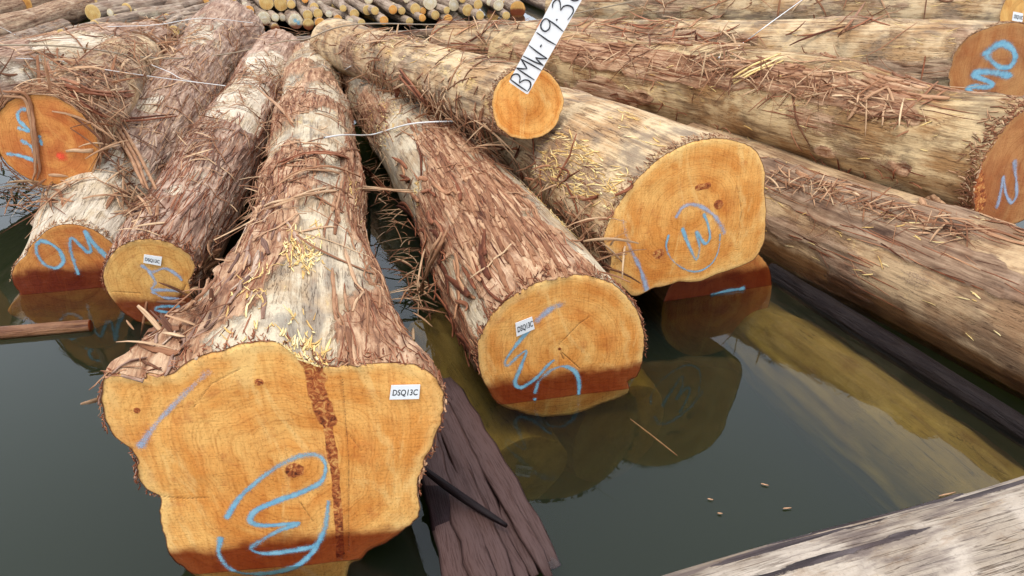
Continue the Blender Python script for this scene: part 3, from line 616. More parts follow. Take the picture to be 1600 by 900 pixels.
L10 = Log('cedar_log', A, B, .33, .40, M['mauve'], M['f_deep'], 'wide log with smooth pale collar and half sunk blue lettered end, far left', ns=250, nt=250, k=1.5, skew=skew_for(A, B, n), seed=13,
          outline=[(18, 430), (40, 400), (62, 370), (85, 353), (115, 350), (145, 358), (170, 375), (195, 400), (205, 430), (35, 460), [-.38, -.2], [-.15, -.34], [.1, -.36], [.3, -.25]], flare=.6,
          cover=.25, thick=.022, lump=.06, facen=(60, 240), patches=[(120, 300, .55, .5, -1.2), (170, 265, .3, .3, -1.), (310, 55, .5, .12, -1.), (235, 165, .2, .08, -.7)])
L10.paint([([(57, 379), (58, 395), (70, 412), (87, 418), (99, 409), (94, 392), (79, 380), (64, 376), (58, 380)], 4.4, 0.), ([(123, 427), (116, 409), (110, 385), (113, 371), (128, 385), (137, 393), (142, 388), (133, 361), (145, 378), (169, 403)], 4.4, 0.)], M['paint'], 'blue sprayed letters')
A = aty(75, 222, 4.55); B = atz(215, 92, .62)
L11 = Log('cedar_log', A, B, .285, .25, M['tan'], M['f_deep'], 'log with rusty orange end marked blue with a red dot, left edge', ns=160, nt=200, k=1.4, seed=14, cover=.0, facen=(60, 220), skew=skew_for(A, B, np.array([.12, -.98, .1])))
L11.paint([([(43, 171), (34, 171), (28, 178), (30, 188), (37, 195), (45, 202)], 3.8, 0.), ([(30, 200), (46, 205)], 3.6, 0.), ([(35, 220), (46, 226), (53, 234), (60, 252)], 4, 0.), ([(13, 240), (32, 243), (59, 252)], 4, 0.), ([(62, 213), (65, 225)], 3.5, 0.)], M['paint'], 'blue sprayed letters')
L11.paint([([(93, 243), (96, 244)], 9, 0.)], M['paint_red'], 'red spray dot')
A = atz(-160, 175, .75); B = atz(238, 72, .62)
L12 = Log('cedar_log', A, B, .33, .26, M['mauve'], M['f_brown'], 'grey log with a bare white patch entering from the left edge', ns=180, nt=160, k=1., seed=15, cover=.12, thick=.022, patches=[(125, 85, .5, .25, -1.3)])

# foreground boom stick
A = np.array([-.05, 1.13, .07]); B = np.array([3.2, 2.21, .11])
LB = Log('boom_log', A, B, .31, .31, M['boom'], M['f_brown'], 'bleached grey boom log crossing the bottom right corner', ns=180, nt=150, k=.2, seed=16, cover=-.42, thick=.008, lump=.015, furrow=.5, patches=[(1400, 800, .25, .022, .9), (1250, 845, .3, .016, .8), (1330, 820, .25, .012, .8), (1560, 765, .15, .02, .8), (1300, 870, .3, .015, .7)])

# sunken logs
S_ = []
for (a, az, b, bz, r, lab) in (((815, 740), -.46, (690, 540), -.36, .24, 'sunken yellowish log slab seen through the water, below the centre log'),
                               ((965, 680), -.60, (815, 540), -.56, .31, 'short sunken log with cut end, under the round centre log'),
                               ((1640, 900), -.46, (1130, 480), -.34, .24, 'long sunken yellow-green log under water at the right'),
                               ((1240, 560), -.75, (1000, 500), -.75, .2, 'deep sunken log crossing beneath the others')):
    S_.append(Log('sunken_log', atz(*a, az), atz(*b, bz), r, r * .95, M['sunk'], M['f_sunk'], lab, ns=70, nt=90, k=.5, seed=20 + len(S_), cover=.0, lump=.07, thick=.03, facen=(20, 90), group='sunken logs'))

# ------------------------------------------------------------------ bark pieces on the logs
def piece(log, n, sr, tr, Lr, Wr, mat='strip', **k): singles(log.strips(n, sr, tr, Lr, Wr, **k), k.pop('nm', 'bark_strip') if False else 'bark_strip', M[mat], log.root)
def plates(log, n, sr, tr, Lr, Wr, mat='plate', **k): singles(log.strips(n, sr, tr, Lr, Wr, flat=True, h0=.001, **k), 'bark_plate', M[mat], log.root)
def near_px(log, x, y, ds, dt):
    s0, t0 = log.at_px(x, y); t0 = math.degrees(t0); return (max(0, s0 - ds), s0 + ds), (t0 - dt, t0 + dt)
def shred(log, n1, n2, sr, tr, mat='strip', seed=3, ang=(0, 40), rim=True):
    P = [log.strips(int(n1 * .5), sr, tr, (.10, .45), (.0025, .009), (0, 4), (0, .006), K=6, thick=.0011, h0=.001, where=1, seed=seed),
         log.strips(n2 // 2, sr, tr, (.04, .2), (.0012, .0032), ang, (0, .018), K=5, thick=.001, curl=.35, h0=.003, where=1, seed=seed + 1, tone=(.2, 1))]
    if rim:
        P.append(log.strips(300, (-.008, .05), tr, (.015, .06), (.0015, .006), (0, 26), (0, .012), K=4, thick=.0018, seed=seed + 2))
    joined(P, 'bark_fibre', M[mat], log.root)
def splinters(log, n, sr, tr, seed=5, L=(.03, .12)):
    joined([log.strips(int(n * .55), sr, tr, L, (.002, .010), (4, 18), (0, .012), K=4, thick=.001, h0=.002, seed=seed, tone=(.3, 1))], 'pale_splinter', M['fresh'], log.root)

shred(L1, 2600, 1700, (0, 4.2), (-25, 195), 'strip_red')
plates(L1, 150, (.02, 2.2), (-20, 80), (.2, .7), (.008, .024), 'plate', where=1, ang=(0, 3), lift=(0, .007), K=7, thick=.003)
plates(L1, 90, (.02, 1.8), (100, 190), (.1, .35), (.008, .024), 'plate_mauve', where=1, ang=(0, 7), lift=(0, .009), K=4, thick=.003, seed=2)
piece(L1, 34, (1.0, 4.5), (-10, 190), (.2, .7), (.006, .022), ang=(80, 14), lift=(.0, .05), K=9, curl=.25, thick=.0013, seed=3)
piece(L1, 70, (.2, 5.), (-25, 200), (.12, .45), (.006, .02), ang=(0, 35), lift=(.0, .05), K=7, curl=.3, thick=.0013, seed=4)
piece(L1, 14, (.1, .6), (120, 185), (.1, .3), (.008, .024), ang=(20, 30), lift=(.0, .06), K=7, curl=.3, thick=.0015, seed=6)
for x, y, d, a, n in ((470, 400, .12, 9, 160), (450, 545, .03, 4, 60), (490, 560, .05, 6, 90), (480, 380, .2, 12, 90), (395, 440, .15, 8, 60), (560, 330, .2, 30, 60), (420, 500, .15, 20, 50)):
    splinters(L1, n, *near_px(L1, x, y, d, a), seed=x)

shred(L2, 2400, 1300, (0, 4.0), (-10, 190), 'strip_red')
plates(L2, 270, (.01, 2.6), (40, 135), (.14, .5), (.010, .028), 'plate', where=1, ang=(-3, 3), lift=(0, .007), K=6, thick=.003)
piece(L2, 45, (0, 2.2), (120, 200), (.15, .5), (.01, .04), 'strip_red', ang=(0, 16), lift=(0, .06), K=7, curl=.5, thick=.004, seed=3)
piece(L2, 45, (0., 3.5), (20, 170), (.08, .3), (.004, .012), ang=(20, 50), lift=(.0, .05), K=6, curl=.35, thick=.0025, seed=4)
for x, y, d, a, n in ((600, 190, .4, 30, 120), (870, 310, .4, 12, 70), (650, 300, .1, 10, 40)): splinters(L2, n, *near_px(L2, x, y, d, a), seed=x)

shred(L3, 500, 700, (0, 3.), (60, 220), 'strip')
for x, y, d, a, n in ((880, 250, .3, 22, 330), (950, 290, .2, 18, 150), (1000, 200, .3, 12, 40)): splinters(L3, n, *near_px(L3, x, y, d, a), seed=x, L=(.03, .16))
piece(L3, 50, (0, 1.6), (165, 235), (.1, .4), (.008, .03), 'strip_red', ang=(0, 30), lift=(.0, .09), K=6, curl=.6, thick=.003, seed=2)

shred(L4, 700, 900, (0, 4.5), (40, 230), 'strip')
piece(L4, 150, (.02, 2.6), (170, 235), (.1, .36), (.005, .022), 'strip', ang=(70, 30), lift=(.0, .03), droop=.16, K=6, curl=.5, thick=.0025, seed=2)
piece(L4, 40, (.2, 3.5), (60, 180), (.15, .5), (.006, .018), 'strip', ang=(40, 40), lift=(0, .04), K=7, curl=.4, thick=.0025, seed=3)
splinters(L4, 160, (.3, 3), (70, 160), 9)

shred(L5, 900, 900, (0, 5.), (50, 230), 'strip_red')
plates(L5, 130, (.3, 4.5), (78, 125), (.1, .35), (.012, .04), 'plate', where=1, ang=(0, 8), lift=(0, .02), K=4, thick=.006)
piece(L5, 70, (.3, 4.8), (60, 150), (.12, .5), (.006, .022), 'strip', ang=(20, 45), lift=(0, .08), K=7, curl=.3, thick=.0013, seed=2)
piece(L5, 40, (.3, 3.), (185, 235), (.08, .25), (.004, .014), 'strip_red', ang=(60, 40), lift=(0, .02), droop=.1, K=5, curl=.6, thick=.002, seed=3)
splinters(L5, 90, (0, 3), (80, 190), 4)
joined([L5.strips(260, (-.02, .12), (70, 230), (.03, .09), (.003, .009), (0, 30), (0, .015), K=4, thick=.003, seed=8, tone=(0, 1))], 'bark_fibre', M['strip'], L5.root)

shred(L6, 500, 450, (0, 4.), (50, 200), 'strip_red', rim=False)
plates(L6, 70, (.2, 3.6), (75, 120), (.1, .4), (.01, .03), 'plate', where=1, ang=(0, 8), lift=(0, .009), K=4, thick=.003)
splinters(L6, 120, (.2, 3.4), (90, 190), 4)
for q, L in enumerate((L7, L8, L8b)):
    shred(L, 700, 700, (0, 6.5), (50, 210), 'strip')
    piece(L, 75, (.4, 6.5), (60, 170), (.15, .7), (.008, .03), 'strip' if q else 'strip_red', ang=(30, 45), lift=(0, .1), K=7, curl=.3, thick=.0013, seed=2)
    splinters(L, 120, (.2, 6), (70, 170), 4, (.05, .2))

shred(L9, 2600, 900, (0, 4.5), (-20, 180), 'strip_red')
plates(L9, 190, (.02, 2.4), (0, 150), (.1, .4), (.006, .018), 'plate_mauve', where=1, ang=(0, 6), lift=(0, .007), K=4, thick=.003)
piece(L9, 60, (.3, 4.2), (-10, 170), (.12, .5), (.005, .02), ang=(60, 40), lift=(0, .06), K=7, curl=.3, thick=.0013, seed=3)
piece(L9, 20, (0., .5), (-40, 20), (.1, .3), (.01, .04), 'strip', ang=(0, 25), lift=(0, .06), K=6, curl=.6, thick=.004, seed=5)
shred(L10, 2600, 1600, (0.75, 5.5), (-20, 180), 'strip')
plates(L10, 150, (.8, 3.6), (10, 150), (.1, .4), (.008, .022), 'plate_mauve', where=1, ang=(6, 12), lift=(0, .01), K=4, thick=.003)
piece(L10, 130, (1.0, 5.5), (-10, 170), (.15, .6), (.006, .022), ang=(60, 45), lift=(0, .08), K=7, curl=.3, thick=.0013, seed=3)
for q, L in enumerate((L11, L12)):
    shred(L, 1000, 1300, (0, 5.), (0, 190), 'strip')
    piece(L, 110, (.1, 5.), (0, 180), (.2, .8), (.008, .03), ang=(60, 45), lift=(0, .08), K=8, curl=.3, thick=.0013, seed=3)
joined([L11.strips(200, (.0, .25), (0, 180), (.15, .5), (.003, .012), (85, 25), (0, .05), K=7, thick=.002, curl=.35, seed=12)], 'bark_fibre', M['strip'], L11.root)

# ------------------------------------------------------------------ the raft farther off
def far_log(P0, az, ln, r, fm, label, group, seed, mat='far', dz=0.):
    P0 = np.array(P0); B = P0 + np.array([math.sin(az) * ln, math.cos(az) * ln, dz])
    return Log('raft_log', P0, B, r, r * .85, M[mat], M[fm], label, group=group, ns=26, nt=26, k=.6, seed=seed, cover=.25, thick=.012, lump=.02, facen=(5, 26))
G = 'small logs in the raft behind'
cen = [(383, 7, 8, 'w'), (416, 4, 20, 'y'), (439, 6, 19, 'y'), (413, 29, 19, 'w'), (442, 28, 9, 'w'), (462, 33, 21, 'b'), (481, 24, 14, 'y'), (491, 11, 12, 'y'), (497, 21, 13, 'y'), (500, 36, 14, 'o'), (514, 22, 9, 'w'),
       (536, 13, 9, 'y'), (482, 38, 16, 'y'), (614, 15, 12, 'o'), (628, 17, 10, 'y'), (649, 14, 15, 'y'), (672, 4, 20, 'w'), (709, 8, 16, 'w'), (731, 16, 16, 'y'), (661, 17, 9, 'o'), (660, 28, 10, 'o'), (765, 4, 9, 'w'), (779, 8, 15, 'w'),
       (574, 16, 13, 'y'), (586, 17, 11, 'y'), (554, 22, 13, 'y'), (528, 30, 12, 'o'), (430, 44, 12, 'y'), (395, 30, 12, 'y'), (700, 30, 13, 'o'), (600, 32, 12, 'o'), (640, 34, 11, 'y'), (565, 36, 11, 'y'), (750, 24, 12, 'y'), (378, 18, 10, 'y')]
rq = random.Random(11)
for k in range(46):
    x, y = rq.uniform(340, 800), rq.choice((2, 9, 17, 25, 33, 41)) + rq.uniform(-3, 3)
    if min(math.hypot(x - a, y - b) - (d + 10) / 2 for a, b, d, _ in cen) > 0: cen.append((x, y, rq.uniform(8, 13), rq.choice('yyowyo')))
FM = {'y': 'f_yel', 'w': 'f_white', 'o': 'f_orange', 'b': 'f_white'}
WORD = {'y': 'thin log with pale yellow end in the stacked pile at top centre', 'w': 'thin log with whitish end in the stacked pile at top centre', 'o': 'thin log with orange end in the stacked pile at top centre'}
for i, (x, y, d, c) in enumerate(cen):
    Yd = 14.2 + (36 - y) * .012 + rng.uniform(-.15, .15); r = d * Yd * 1.02 / F / 2
    L = far_log(aty(x, y, Yd), math.radians(rng.normal(-20, 5)), rng.uniform(4, 6), r, FM[c], WORD.get(c, ''), G + ' with %s ends' % {'y': 'yellow', 'w': 'white', 'o': 'orange'}.get(c, ''), 40 + i, dz=rng.uniform(0, .1))
    if c == 'b':
        L.root['label'] = 'far raft log with a blue paint blotch on its whitish end'; L.root['group'] = G
        L.paint([([(461, 32), (466, 35)], 4, 0.)], M['paint'], 'blue paint blotch', .01)
lef = [(145, 20, 24, 'y', 'large pale yellow end of a far log, upper left', (215, 2)), (148, 40, 17, 'y', 'far log just below the largest yellow end, upper left', (262, 14)), (96, 52, 12, 'y', 'short far log with small yellow end beside the grey pole', (150, 34)),
       (198, 14, 17, 'y', 'far log with round yellow end right of the largest yellow end', (265, -2)), (172, 20, 11, 'w', 'tiny whitish log end between two yellow ends, upper left', (215, 8)), (246, 18, 10, 'w', 'thin far log with white end near the top left', (300, 2)),
       (261, 28, 12, 'y', 'thin far log with yellow end above two crossing poles', (330, 4)), (239, 32, 9, 'b', 'thin far log with bluish white end, upper left', (275, 22)), (248, 46, 10, 'y', 'slender pole sloping up right with small end, left back', (308, 8)),
       (272, 48, 15, 'y', 'slender pole with yellow end over the pale boom log', (335, 14)), (303, 35, 10, 'o', 'thin orange-ended log left of the bark mound', (350, 16)), (320, 33, 10, 'w', 'thin white-ended log beside the bark mound', (370, 14)),
       (62, 72, 17, 'o', 'pale peeled log with orange end at the left waterway', (130, 66))]
for i, (x, y, d, c, lab, fp) in enumerate(lef):
    Yd = 11.2 + (60 - y) * .07; P0 = aty(x, y, Yd); r = d * Yd / F / 2; q = atz(*fp, P0[2] + .05); v = q - P0; ln = min(5., max(2.2, np.hypot(*v[:2])))
    far_log(P0, math.atan2(v[0], v[1]), ln, r, FM[c], lab, G, 90 + i)
rq = random.Random(21)
for k in range(16):
    x, y = rq.uniform(150, 345), rq.uniform(2, 44); Yd = 11.8 + (60 - y) * .07
    far_log(aty(x, y, Yd), math.radians(rq.gauss(30, 9)), rq.uniform(2.5, 5), rq.uniform(5, 8) * Yd / F, rq.choice(('f_yel', 'f_white', 'f_yel')), 'thin pole with small pale end among the tangle at top left', 'thin poles tangled at top left', 400 + k)
for i, (a, b, z, r, lab, m) in enumerate((((-60, 100), (100, 44), .14, .16, 'grey barked pole floating at the upper left', 'far'), ((-60, 66), (135, 12), .2, .24, 'brown log behind the grey pole, upper left', 'tan'), ((-60, 30), (140, -14), .25, .26, 'brown log farther back along the upper left edge', 'tan'),
                                           ((30, 8), (240, -30), .3, .26, 'farthest brown log in the top left corner', 'tan'), ((-40, 105), (95, 70), .1, .2, 'shaggy brown log between the white patched log and grey pole', 'red'))):
    A = atz(*a, z); B = atz(*b, z); lg = Log('raft_log', A, B, r, r * .9, M[m], M['f_gold'], lab, ns=80, nt=60, k=.6, seed=120 + i, cover=.25, thick=.015, facen=(8, 60))
    shred(lg, 350, 500, (0, lg.L), (20, 170), 'strip', rim=False)
LBB = Log('boom_log', atz(60, 92, .03), atz(700, 52, .03), .10, .09, M['boom'], M['f_gold'], 'pale weathered boom log lying crosswise in front of the far raft', ns=140, nt=70, k=.3, seed=130, cover=-.4, thick=.01)
rr = random.Random(4)
for i in range(46):            # the rest of the raft, bodies only in view
    x = -9.5 + i * .32 + rr.uniform(-.15, .15); Y0 = rr.uniform(15.5, 19.5)
    far_log((x, Y0, rr.choice((.1, .12, .35, .55))), math.radians(rr.gauss(-14, 9) if x > -5.2 else rr.gauss(28, 8)), rr.uniform(5, 8), rr.uniform(.1, .17), rr.choice(('f_yel', 'f_gold', 'f_white')), 'distant brown raft log in the crowded top of the picture', 'distant raft logs', 140 + i)

# ------------------------------------------------------------------ loose bark, cords, wire (rest on what lies below them)
bpy.context.view_layer.update(); DG = bpy.context.evaluated_depsgraph_get()
water.hide_set(True); bpy.context.view_layer.update()
def hit(x, y, lift=.012):
    d = ray(x, y); d = d / np.linalg.norm(d); ok, loc, nr, *_ = SC.ray_cast(DG, Vector(CP), Vector(d))
    p = np.array(loc) if ok else atz(x, y, 0.); nr = np.array(nr) if ok else np.array([0, 0, 1.])
    if nr @ d > 0: nr = -nr
    if p[2] < 0: p = atz(x, y, .01); nr = np.array([0, 0, 1.])
    return p + nr * lift * .6 + np.array([0, 0, lift * .5]), nr
def loose(px, wpx, label, mat='strip', lift=.02, strands=1, tone=.5, thick=.004, group=None, flat=False, rigid=False, name='bark_strip', cat='bark strip'):
    H = [hit(x, y, lift) for x, y in px]
    if rigid: dp = (H[0][0] - CP) @ FW; H = [(CP + ray(x, y) * dp * (1 - .012 * i), H[0][1]) for i, (x, y) in enumerate(px)]
    P = catmull([h[0] for h in H], 5); Nn = catmull([h[1] for h in H], 5); c = P.mean(0)
    dist = np.linalg.norm(c - CP); W = wpx * dist / F; r = np.random.default_rng(int(px[0][0] * 7 + px[0][1])); parts = []
    Ps = []; Ns = []
    for k in range(strands):
        off = (k - (strands - 1) / 2) / max(strands, 1) * W; tg = np.gradient(P, axis=0); ac = np.cross(tg, Nn); ac /= np.linalg.norm(ac, axis=1, keepdims=True) + 1e-9
        Ps.append(P - c + ac * off * (1 + .5 * r.normal(0, 1, 1)) + np.cumsum(r.normal(0, .0022, P.shape), 0) + Nn * r.uniform(0, .006)); Ns.append(Nn)
    part = ribbon(np.array(Ps), np.array(Ns), np.full(strands, W / strands * (1.25 if strands > 1 else 1)), thick, np.clip(r.normal(tone, .12, strands), 0, 1), np.full(strands, np.linalg.norm(P[-1] - P[0])), flat)
    o = joined([part], name, M[mat], None, None); o.location = c; tag(o, label, cat, group); return o
loose([(8, 150), (42, 155), (52, 185), (60, 222), (64, 262), (60, 284)], 8, 'bark strip hanging down across the rusty orange end with red dot', tone=.35, lift=.03, strands=2)
loose([(108, 150), (150, 178), (195, 190), (275, 184)], 6, 'dark bark strip curving from the rusty orange end to the right', 'strip_red', tone=.3, strands=2)
loose([(105, 238), (145, 236), (186, 232)], 6, 'short tan strip sticking out beside the red dot', tone=.7)
loose([(187, 212), (205, 250), (229, 306)], 15, 'broad upright bark splinter leaning on the far left pale-collared log', tone=.55, lift=.05, strands=3, thick=.008)
loose([(60, 118), (110, 135), (160, 150), (205, 148)], 12, 'tangled bark ribbon above the rusty orange end', 'strip_red', tone=.45, strands=4)
loose([(440, 258), (480, 246), (530, 250), (575, 275), (606, 308)], 14, 'reddish bark bundle draped over the huge butt log', 'strip_red', tone=.5, strands=5)
loose([(372, 350), (430, 325), (500, 303), (570, 296), (648, 305)], 9, 'long tan bark strip lying right across the huge butt log', tone=.78, strands=3)
loose([(424, 300), (470, 275), (520, 272), (560, 288)], 8, 'dull brown bark strip wrapped below the reddish bundle', tone=.55, strands=2)
loose([(657, 466), (668, 436), (686, 395), (701, 368)], 11, 'pale curled bark strip on the left flank of the round centre log', tone=.6, strands=2, lift=.03, thick=.006)
loose([(706, 80), (750, 77), (800, 83)], 9, 'orange bark tatters on top of the slim log', 'strip_red', tone=.75, strands=4)
loose([(628, 112), (655, 145), (690, 186)], 13, 'broad brown bark strip between the round centre log and slim log', 'strip_red', tone=.4, strands=3, thick=.006)
loose([(620, 135), (622, 160)], 12, 'short dark bark chunk standing at the head of the centre log', 'strip_red', tone=.2, lift=.04, thick=.008)
loose([(1060, 48), (1130, 24), (1175, 2)], 8, 'bark strip slanting up over the upper right beige logs', tone=.45, strands=2)
loose([(1310, 60), (1330, 38), (1352, 6)], 6, 'thin bark strip slanting on the topmost beige log', tone=.5, strands=2)
loose([(1148, 128), (1180, 112), (1224, 94)], 9, 'fresh yellow splinter at the head of the bark slab, right', 'fresh', tone=.7, strands=3)
loose([(1325, 190), (1350, 160), (1390, 140)], 6, 'thin tan splinter poking from the bark slab at right', tone=.7)
for k, (a, b) in enumerate((((1440, 312), (1457, 352)), ((1448, 308), (1478, 330)), ((1456, 305), (1490, 334)))):
    loose([a, ((a[0] + b[0]) / 2, (a[1] + b[1]) / 2), b], 9, ('leftmost', 'middle', 'rightmost')[k] + ' of three orange bark chips wedged under the mottled cream log', 'strip', tone=.55, lift=.04, thick=.012, flat=.1, rigid=True, name='bark_chip', cat='bark chip', group='bark chips wedged at right')
loose([(300, 470), (312, 500), (330, 480), (345, 455)], 8, 'curled bark strip at the left shoulder of the huge butt', tone=.5, strands=2, lift=.05)
loose([(420, 115), (440, 145), (462, 190)], 5, 'thin tan strip along the gap beside the mauve log', tone=.6)
loose([(400, 142), (440, 175), (462, 200)], 5, 'slim bark strip crossing the pale patch of the mauve log', tone=.55)

def scatter(px, spread, n, Lr, Wr, mat, seed, flat=.5, lift=.02, tone=(0, 1), droop=.1):
    r = np.random.default_rng(seed); Pl = catmull(px, 12); out = []; ns_ = []; Ls = []
    n = int(n * .6)
    for i in range(n):
        q = Pl[r.integers(len(Pl))] + r.normal(0, spread, 2)
        p, nr = hit(q[0], q[1], lift * r.uniform(.2, 1))
        d = r.normal(0, 1, 3); d[2] *= flat; d -= nr * (d @ nr) * .8; d /= np.linalg.norm(d) + 1e-9; L = r.uniform(*Lr) * 1.15; tt = np.linspace(-.5, .5, 6)
        side = np.cross(d, nr); c = r.normal(0, .12)
        out.append(p + d * (tt * L)[:, None] + side * (c * L * (tt ** 2 - .1))[:, None] + np.array([0, 0, -droop * L]) * (4 * tt ** 2 * r.uniform(0, 1))[:, None] + nr * (lift * r.uniform(0, 1))); ns_.append(np.repeat(nr[None], 6, 0)); Ls.append(L)
    return ribbon(np.array(out), np.array(ns_), r.uniform(*Wr, n) * 1.15, .0009, r.uniform(*tone, n), np.array(Ls))
deb = []
for i, (px, sp, n, Lr, Wr) in enumerate((([(470, 90), (540, 130), (580, 200), (600, 300), (640, 420), (660, 500)], 11, 420, (.06, .3), (.003, .014)), ([(560, 90), (640, 150), (720, 200), (800, 260), (900, 340), (960, 420)], 12, 420, (.06, .3), (.003, .016)),
        ([(180, 130), (160, 180), (200, 300), (230, 340)], 16, 260, (.08, .35), (.004, .016)), ([(440, 80), (400, 130), (340, 180), (290, 250)], 12, 260, (.08, .3), (.003, .012)), ([(440, 120), (430, 200), (400, 300), (380, 350)], 9, 170, (.06, .3), (.003, .012)),
        ([(60, 100), (140, 120), (230, 90), (300, 60)], 14, 360, (.1, .45), (.005, .02)), ([(0, 300), (60, 310), (110, 290)], 16, 120, (.1, .4), (.005, .02)), ([(700, 80), (850, 90), (1000, 95), (1150, 115), (1300, 150)], 10, 200, (.06, .35), (.002, .012)),
        ([(900, 20), (1050, 40), (1150, 80), (1120, 110)], 16, 200, (.1, .4), (.003, .016)), ([(1200, 275), (1300, 305), (1400, 335), (1520, 370)], 8, 220, (.05, .22), (.003, .012)), ([(1180, 140), (1300, 140), (1420, 190)], 14, 170, (.05, .25), (.003, .012)),
        ([(240, 30), (380, 50), (560, 60), (800, 40)], 12, 260, (.1, .4), (.004, .016)), ([(240, 520), (300, 470), (370, 400)], 16, 40, (.06, .25), (.005, .018)))):
    deb.append(scatter(px, sp, n, Lr, Wr, 'strip', 300 + i))
o = joined(deb, 'bark_debris', M['strip'], None); tag(o, 'shredded bark litter caught in the gaps between the logs', 'bark litter')

def tube(name, P, r, mat, label, cat, group=None, parent=None, seg=6):
    P = np.array(P); c = P.mean(0); n = len(P); tg = np.gradient(P, axis=0); tg /= np.linalg.norm(tg, axis=1, keepdims=True)
    a = np.cross(tg, [0.1, .2, 1]); a /= np.linalg.norm(a, axis=1, keepdims=True); b = np.cross(tg, a)
    th = np.arange(seg) / seg * 2 * np.pi; rad = np.broadcast_to(r, n)
    V = (P - c)[:, None] + (a[:, None] * np.cos(th)[None, :, None] + b[:, None] * np.sin(th)[None, :, None]) * rad[:, None, None]
    j = np.arange(seg); jn = (j + 1) % seg; i = np.arange(n - 1)[:, None] * seg
    o = mesh_obj(name, V.reshape(-1, 3), np.stack([i + j, i + jn, i + seg + jn, i + seg + j], -1).reshape(-1, 4), M[mat], parent); o.location = c
    if label: tag(o, label, cat, group)
    return o
def line_px(px, lift): return catmull([hit(x, y, lift)[0] for x, y in px], 8)
tube('wire_cable', line_px([(-20, 92), (120, 96), (240, 99), (350, 93), (440, 80), (490, 70), (560, 56), (690, 50), (830, 32), (985, 18)], .10), .007, 'wire', 'dull wire cable strung across all the logs near the top', 'cable')
tube('white_cord', line_px([(20, 98), (90, 104), (150, 112), (215, 126), (275, 138), (356, 148)], .07), .0035, 'rope', 'long white cord across the left bark-covered logs', 'cord')
tube('white_cord', line_px([(243, 116), (265, 128), (290, 140), (345, 142)], .08), .003, 'rope', 'short frayed white cord crossing the long white one at left', 'cord')
tube('white_cord', line_px([(505, 232), (540, 227), (590, 218), (650, 205), (720, 191)], .06), .0055, 'rope', 'white cord between the huge butt log and round centre log', 'cord')
tube('white_cord', line_px([(165, 58), (240, 50), (320, 44), (390, 46)], .10), .0035, 'rope', 'thin white cord over the far left bark mound', 'cord')
tube('white_cord', line_px([(1128, 100), (1160, 76), (1205, 46), (1265, -2)], .07), .0045, 'rope', 'white cord slanting over the upper right beige logs', 'cord')
tube('white_cord', line_px([(500, 112), (530, 113), (555, 106)], .06), .004, 'rope', 'short white cord end beside the head of the huge log', 'cord')
tube('white_cord', line_px([(-5, 45), (10, 52), (22, 60)], .06), .004, 'rope', 'white cord scrap at the top left edge', 'cord')

# white strip tag fixed to the slim log's end
zx = lambda x, y, o=0.: aty(785 + x / 6, y / 6, 4.215 - o)
bt = empty('bundle_tag', Matrix.Translation(Vector(zx(150, 820)))); tag(bt, 'white plastic strip tag with handwritten black characters, fixed to the slim log', 'tag'); b0 = zx(150, 820)
c4 = [zx(62, 765), zx(76, 779), zx(222, 880), zx(240, 882), zx(859, -200), zx(578, -200)]; V = np.array(c4 + [p + np.array([0, .006, 0]) for p in c4]) - b0
mesh_obj('strip', V, [tuple(range(6)), tuple(range(11, 5, -1))] + [(i, i + 6, (i + 1) % 6 + 6, (i + 1) % 6) for i in range(6)], M['tagw'], bt, False)
for st in ([(75, 745), (150, 800), (235, 858)], [(75, 745), (95, 705), (140, 695), (165, 725), (158, 780)], [(158, 780), (200, 752), (245, 755), (266, 785), (258, 825), (235, 858)],
           [(300, 750), (215, 695), (130, 637)], [(130, 637), (180, 645), (232, 645)], [(232, 645), (205, 600), (172, 552)], [(172, 552), (270, 605), (368, 662)], [(195, 525), (300, 580), (385, 615)], [(385, 615), (345, 580), (310, 540)], [(310, 540), (365, 550), (420, 550)], [(420, 550), (330, 490), (248, 424)],
           [(355, 443), (368, 417)], [(320, 303), (420, 375), (503, 422)], [(440, 190), (405, 175), (370, 205), (360, 250), (380, 285), (410, 292), (440, 265), (445, 220), (425, 180)], [(415, 175), (500, 235), (573, 298)], [(505, 193), (515, 177)],
           [(468, 75), (475, 30), (500, 0), (525, -5), (542, 30), (545, 98)], [(545, 98), (575, 60), (620, 52), (660, 75), (660, 120), (612, 187)], [(630, -30), (645, -5), (672, 6), (700, 3), (718, -14), (715, -50)]):
    P = np.array([zx(x, y, .003) for x, y in catmull(st, 6)]) - b0; K = len(P)
    part = ribbon(P[None], np.repeat(np.array([[[0, -1., 0]]]), K, 1), np.array([.0085]), .0012, np.array([.5]), np.array([.1]))
    mesh_obj('lettering', part[0][0], part[1], M['ink'], bt, False)

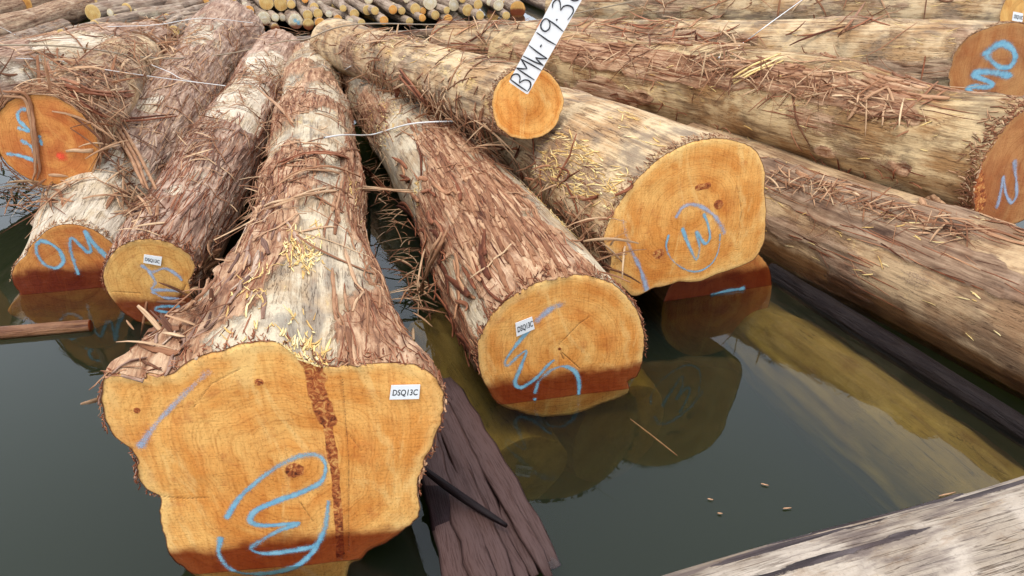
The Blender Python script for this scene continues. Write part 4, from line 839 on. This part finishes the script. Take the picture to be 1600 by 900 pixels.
# soaked purple slab of bark by the huge butt
sl = empty('bark_sheet', Matrix.Translation(Vector(atz(760, 780, .03)))); tag(sl, 'wet purple slab of split bark sliding into the water beside the huge butt', 'bark slab'); s0 = atz(760, 780, .03)
r = np.random.default_rng(5)
for k in range(13):
    f = k / 12; K = 12; tt = np.linspace(0, 1, K)
    p0 = atz(650 + 45 * f, 655 - 65 * f, .10 + .012 * math.sin(k * 2.1)); p1 = atz(735 + 140 * f + r.normal(0, 6), 955 - 72 * f + r.normal(0, 10), -.012 + .03 * r.random())
    P = p0 + (p1 - p0) * tt[:, None]; P[:, 2] += .012 * np.sin(tt * 5 + k) + r.normal(0, .003, K); P[:, :2] += r.normal(0, .003, (K, 2))
    part = ribbon(P[None] - s0, np.repeat(np.array([[[.15 * math.sin(k * 3.3), -.3, 1.]]]), K, 1), np.array([  .085 * (.6 + .8 * r.random())]),   .004 + .003 * r.random(), np.array([.05 + .5 * r.random()]), np.array([1.2]), .07)
    singles((part[0], part[1], part[2] + k), 'bark_strip', M['purple'], sl)
P = catmull([atz(655, 728, .13), atz(720, 775, .10), atz(792, 822, .07)], 6)
o = joined([ribbon(P[None], np.repeat(np.array([[[0, -.4, 1.]]]), len(P), 1), np.array([.03]), .012, np.array([.2]), np.array([.6]))], 'bark_strip', M['purple'], None, None); tag(o, 'dark narrow stick lying diagonally on the wet purple slab', 'bark strip')

# stick, chips on the water
stk = Log('floating_stick', atz(141, 509, .012), atz(-60, 526, .015), .032, .04, M['red'], M['f_deep'], 'slender barked stick floating at the left edge', cat='stick', ns=60, nt=30, k=.2, seed=200, cover=.4, thick=.003, lump=.005, facen=(5, 30))
for i, (x, y, dx, dy, lab) in enumerate(((1195, 757, 12, 3, 'pale wood chip afloat left of the sunken green log'), (1230, 794, 13, -1, 'pale wood chip afloat nearest the bleached boom log'), (1110, 780, 9, 2, 'reddish wood chip afloat in open water, leftmost of the floating chips'), (1125, 802, 8, 1, 'tiny dull chip afloat below the reddish chip'), (700, 690, 4, 6, 'small scrap afloat beside the purple slab'), (1480, 772, 26, -6, 'yellow straw afloat against the bleached boom log'))):
    P = np.array([atz(x + dx * t_, y + dy * t_, .006) for t_ in np.linspace(-.5, .5, 4)]); c = P.mean(0)
    o = joined([ribbon(P[None] - c, np.tile([[[0, 0, 1.]]], (1, 4, 1)), np.array([.007]), .0012, np.array([.75]), np.array([.05]), True)], 'wood_chip', M['strip'], None, None); o.location = c; tag(o, lab, 'wood chip', 'floating wood chips')
P = catmull([atz(985, 655, -.06), atz(1020, 682, -.07), atz(1058, 712, -.08)], 6); c = P.mean(0)
o = joined([ribbon(P[None] - c, np.tile([[[0, 0, 1.]]], (1, len(P), 1)), np.array([.007]), .003, np.array([.55]), np.array([.4]))], 'straw', M['strip'], None, None); o.location = c; tag(o, 'tan splinter afloat below the round centre log', 'splinter')
water.hide_set(False)
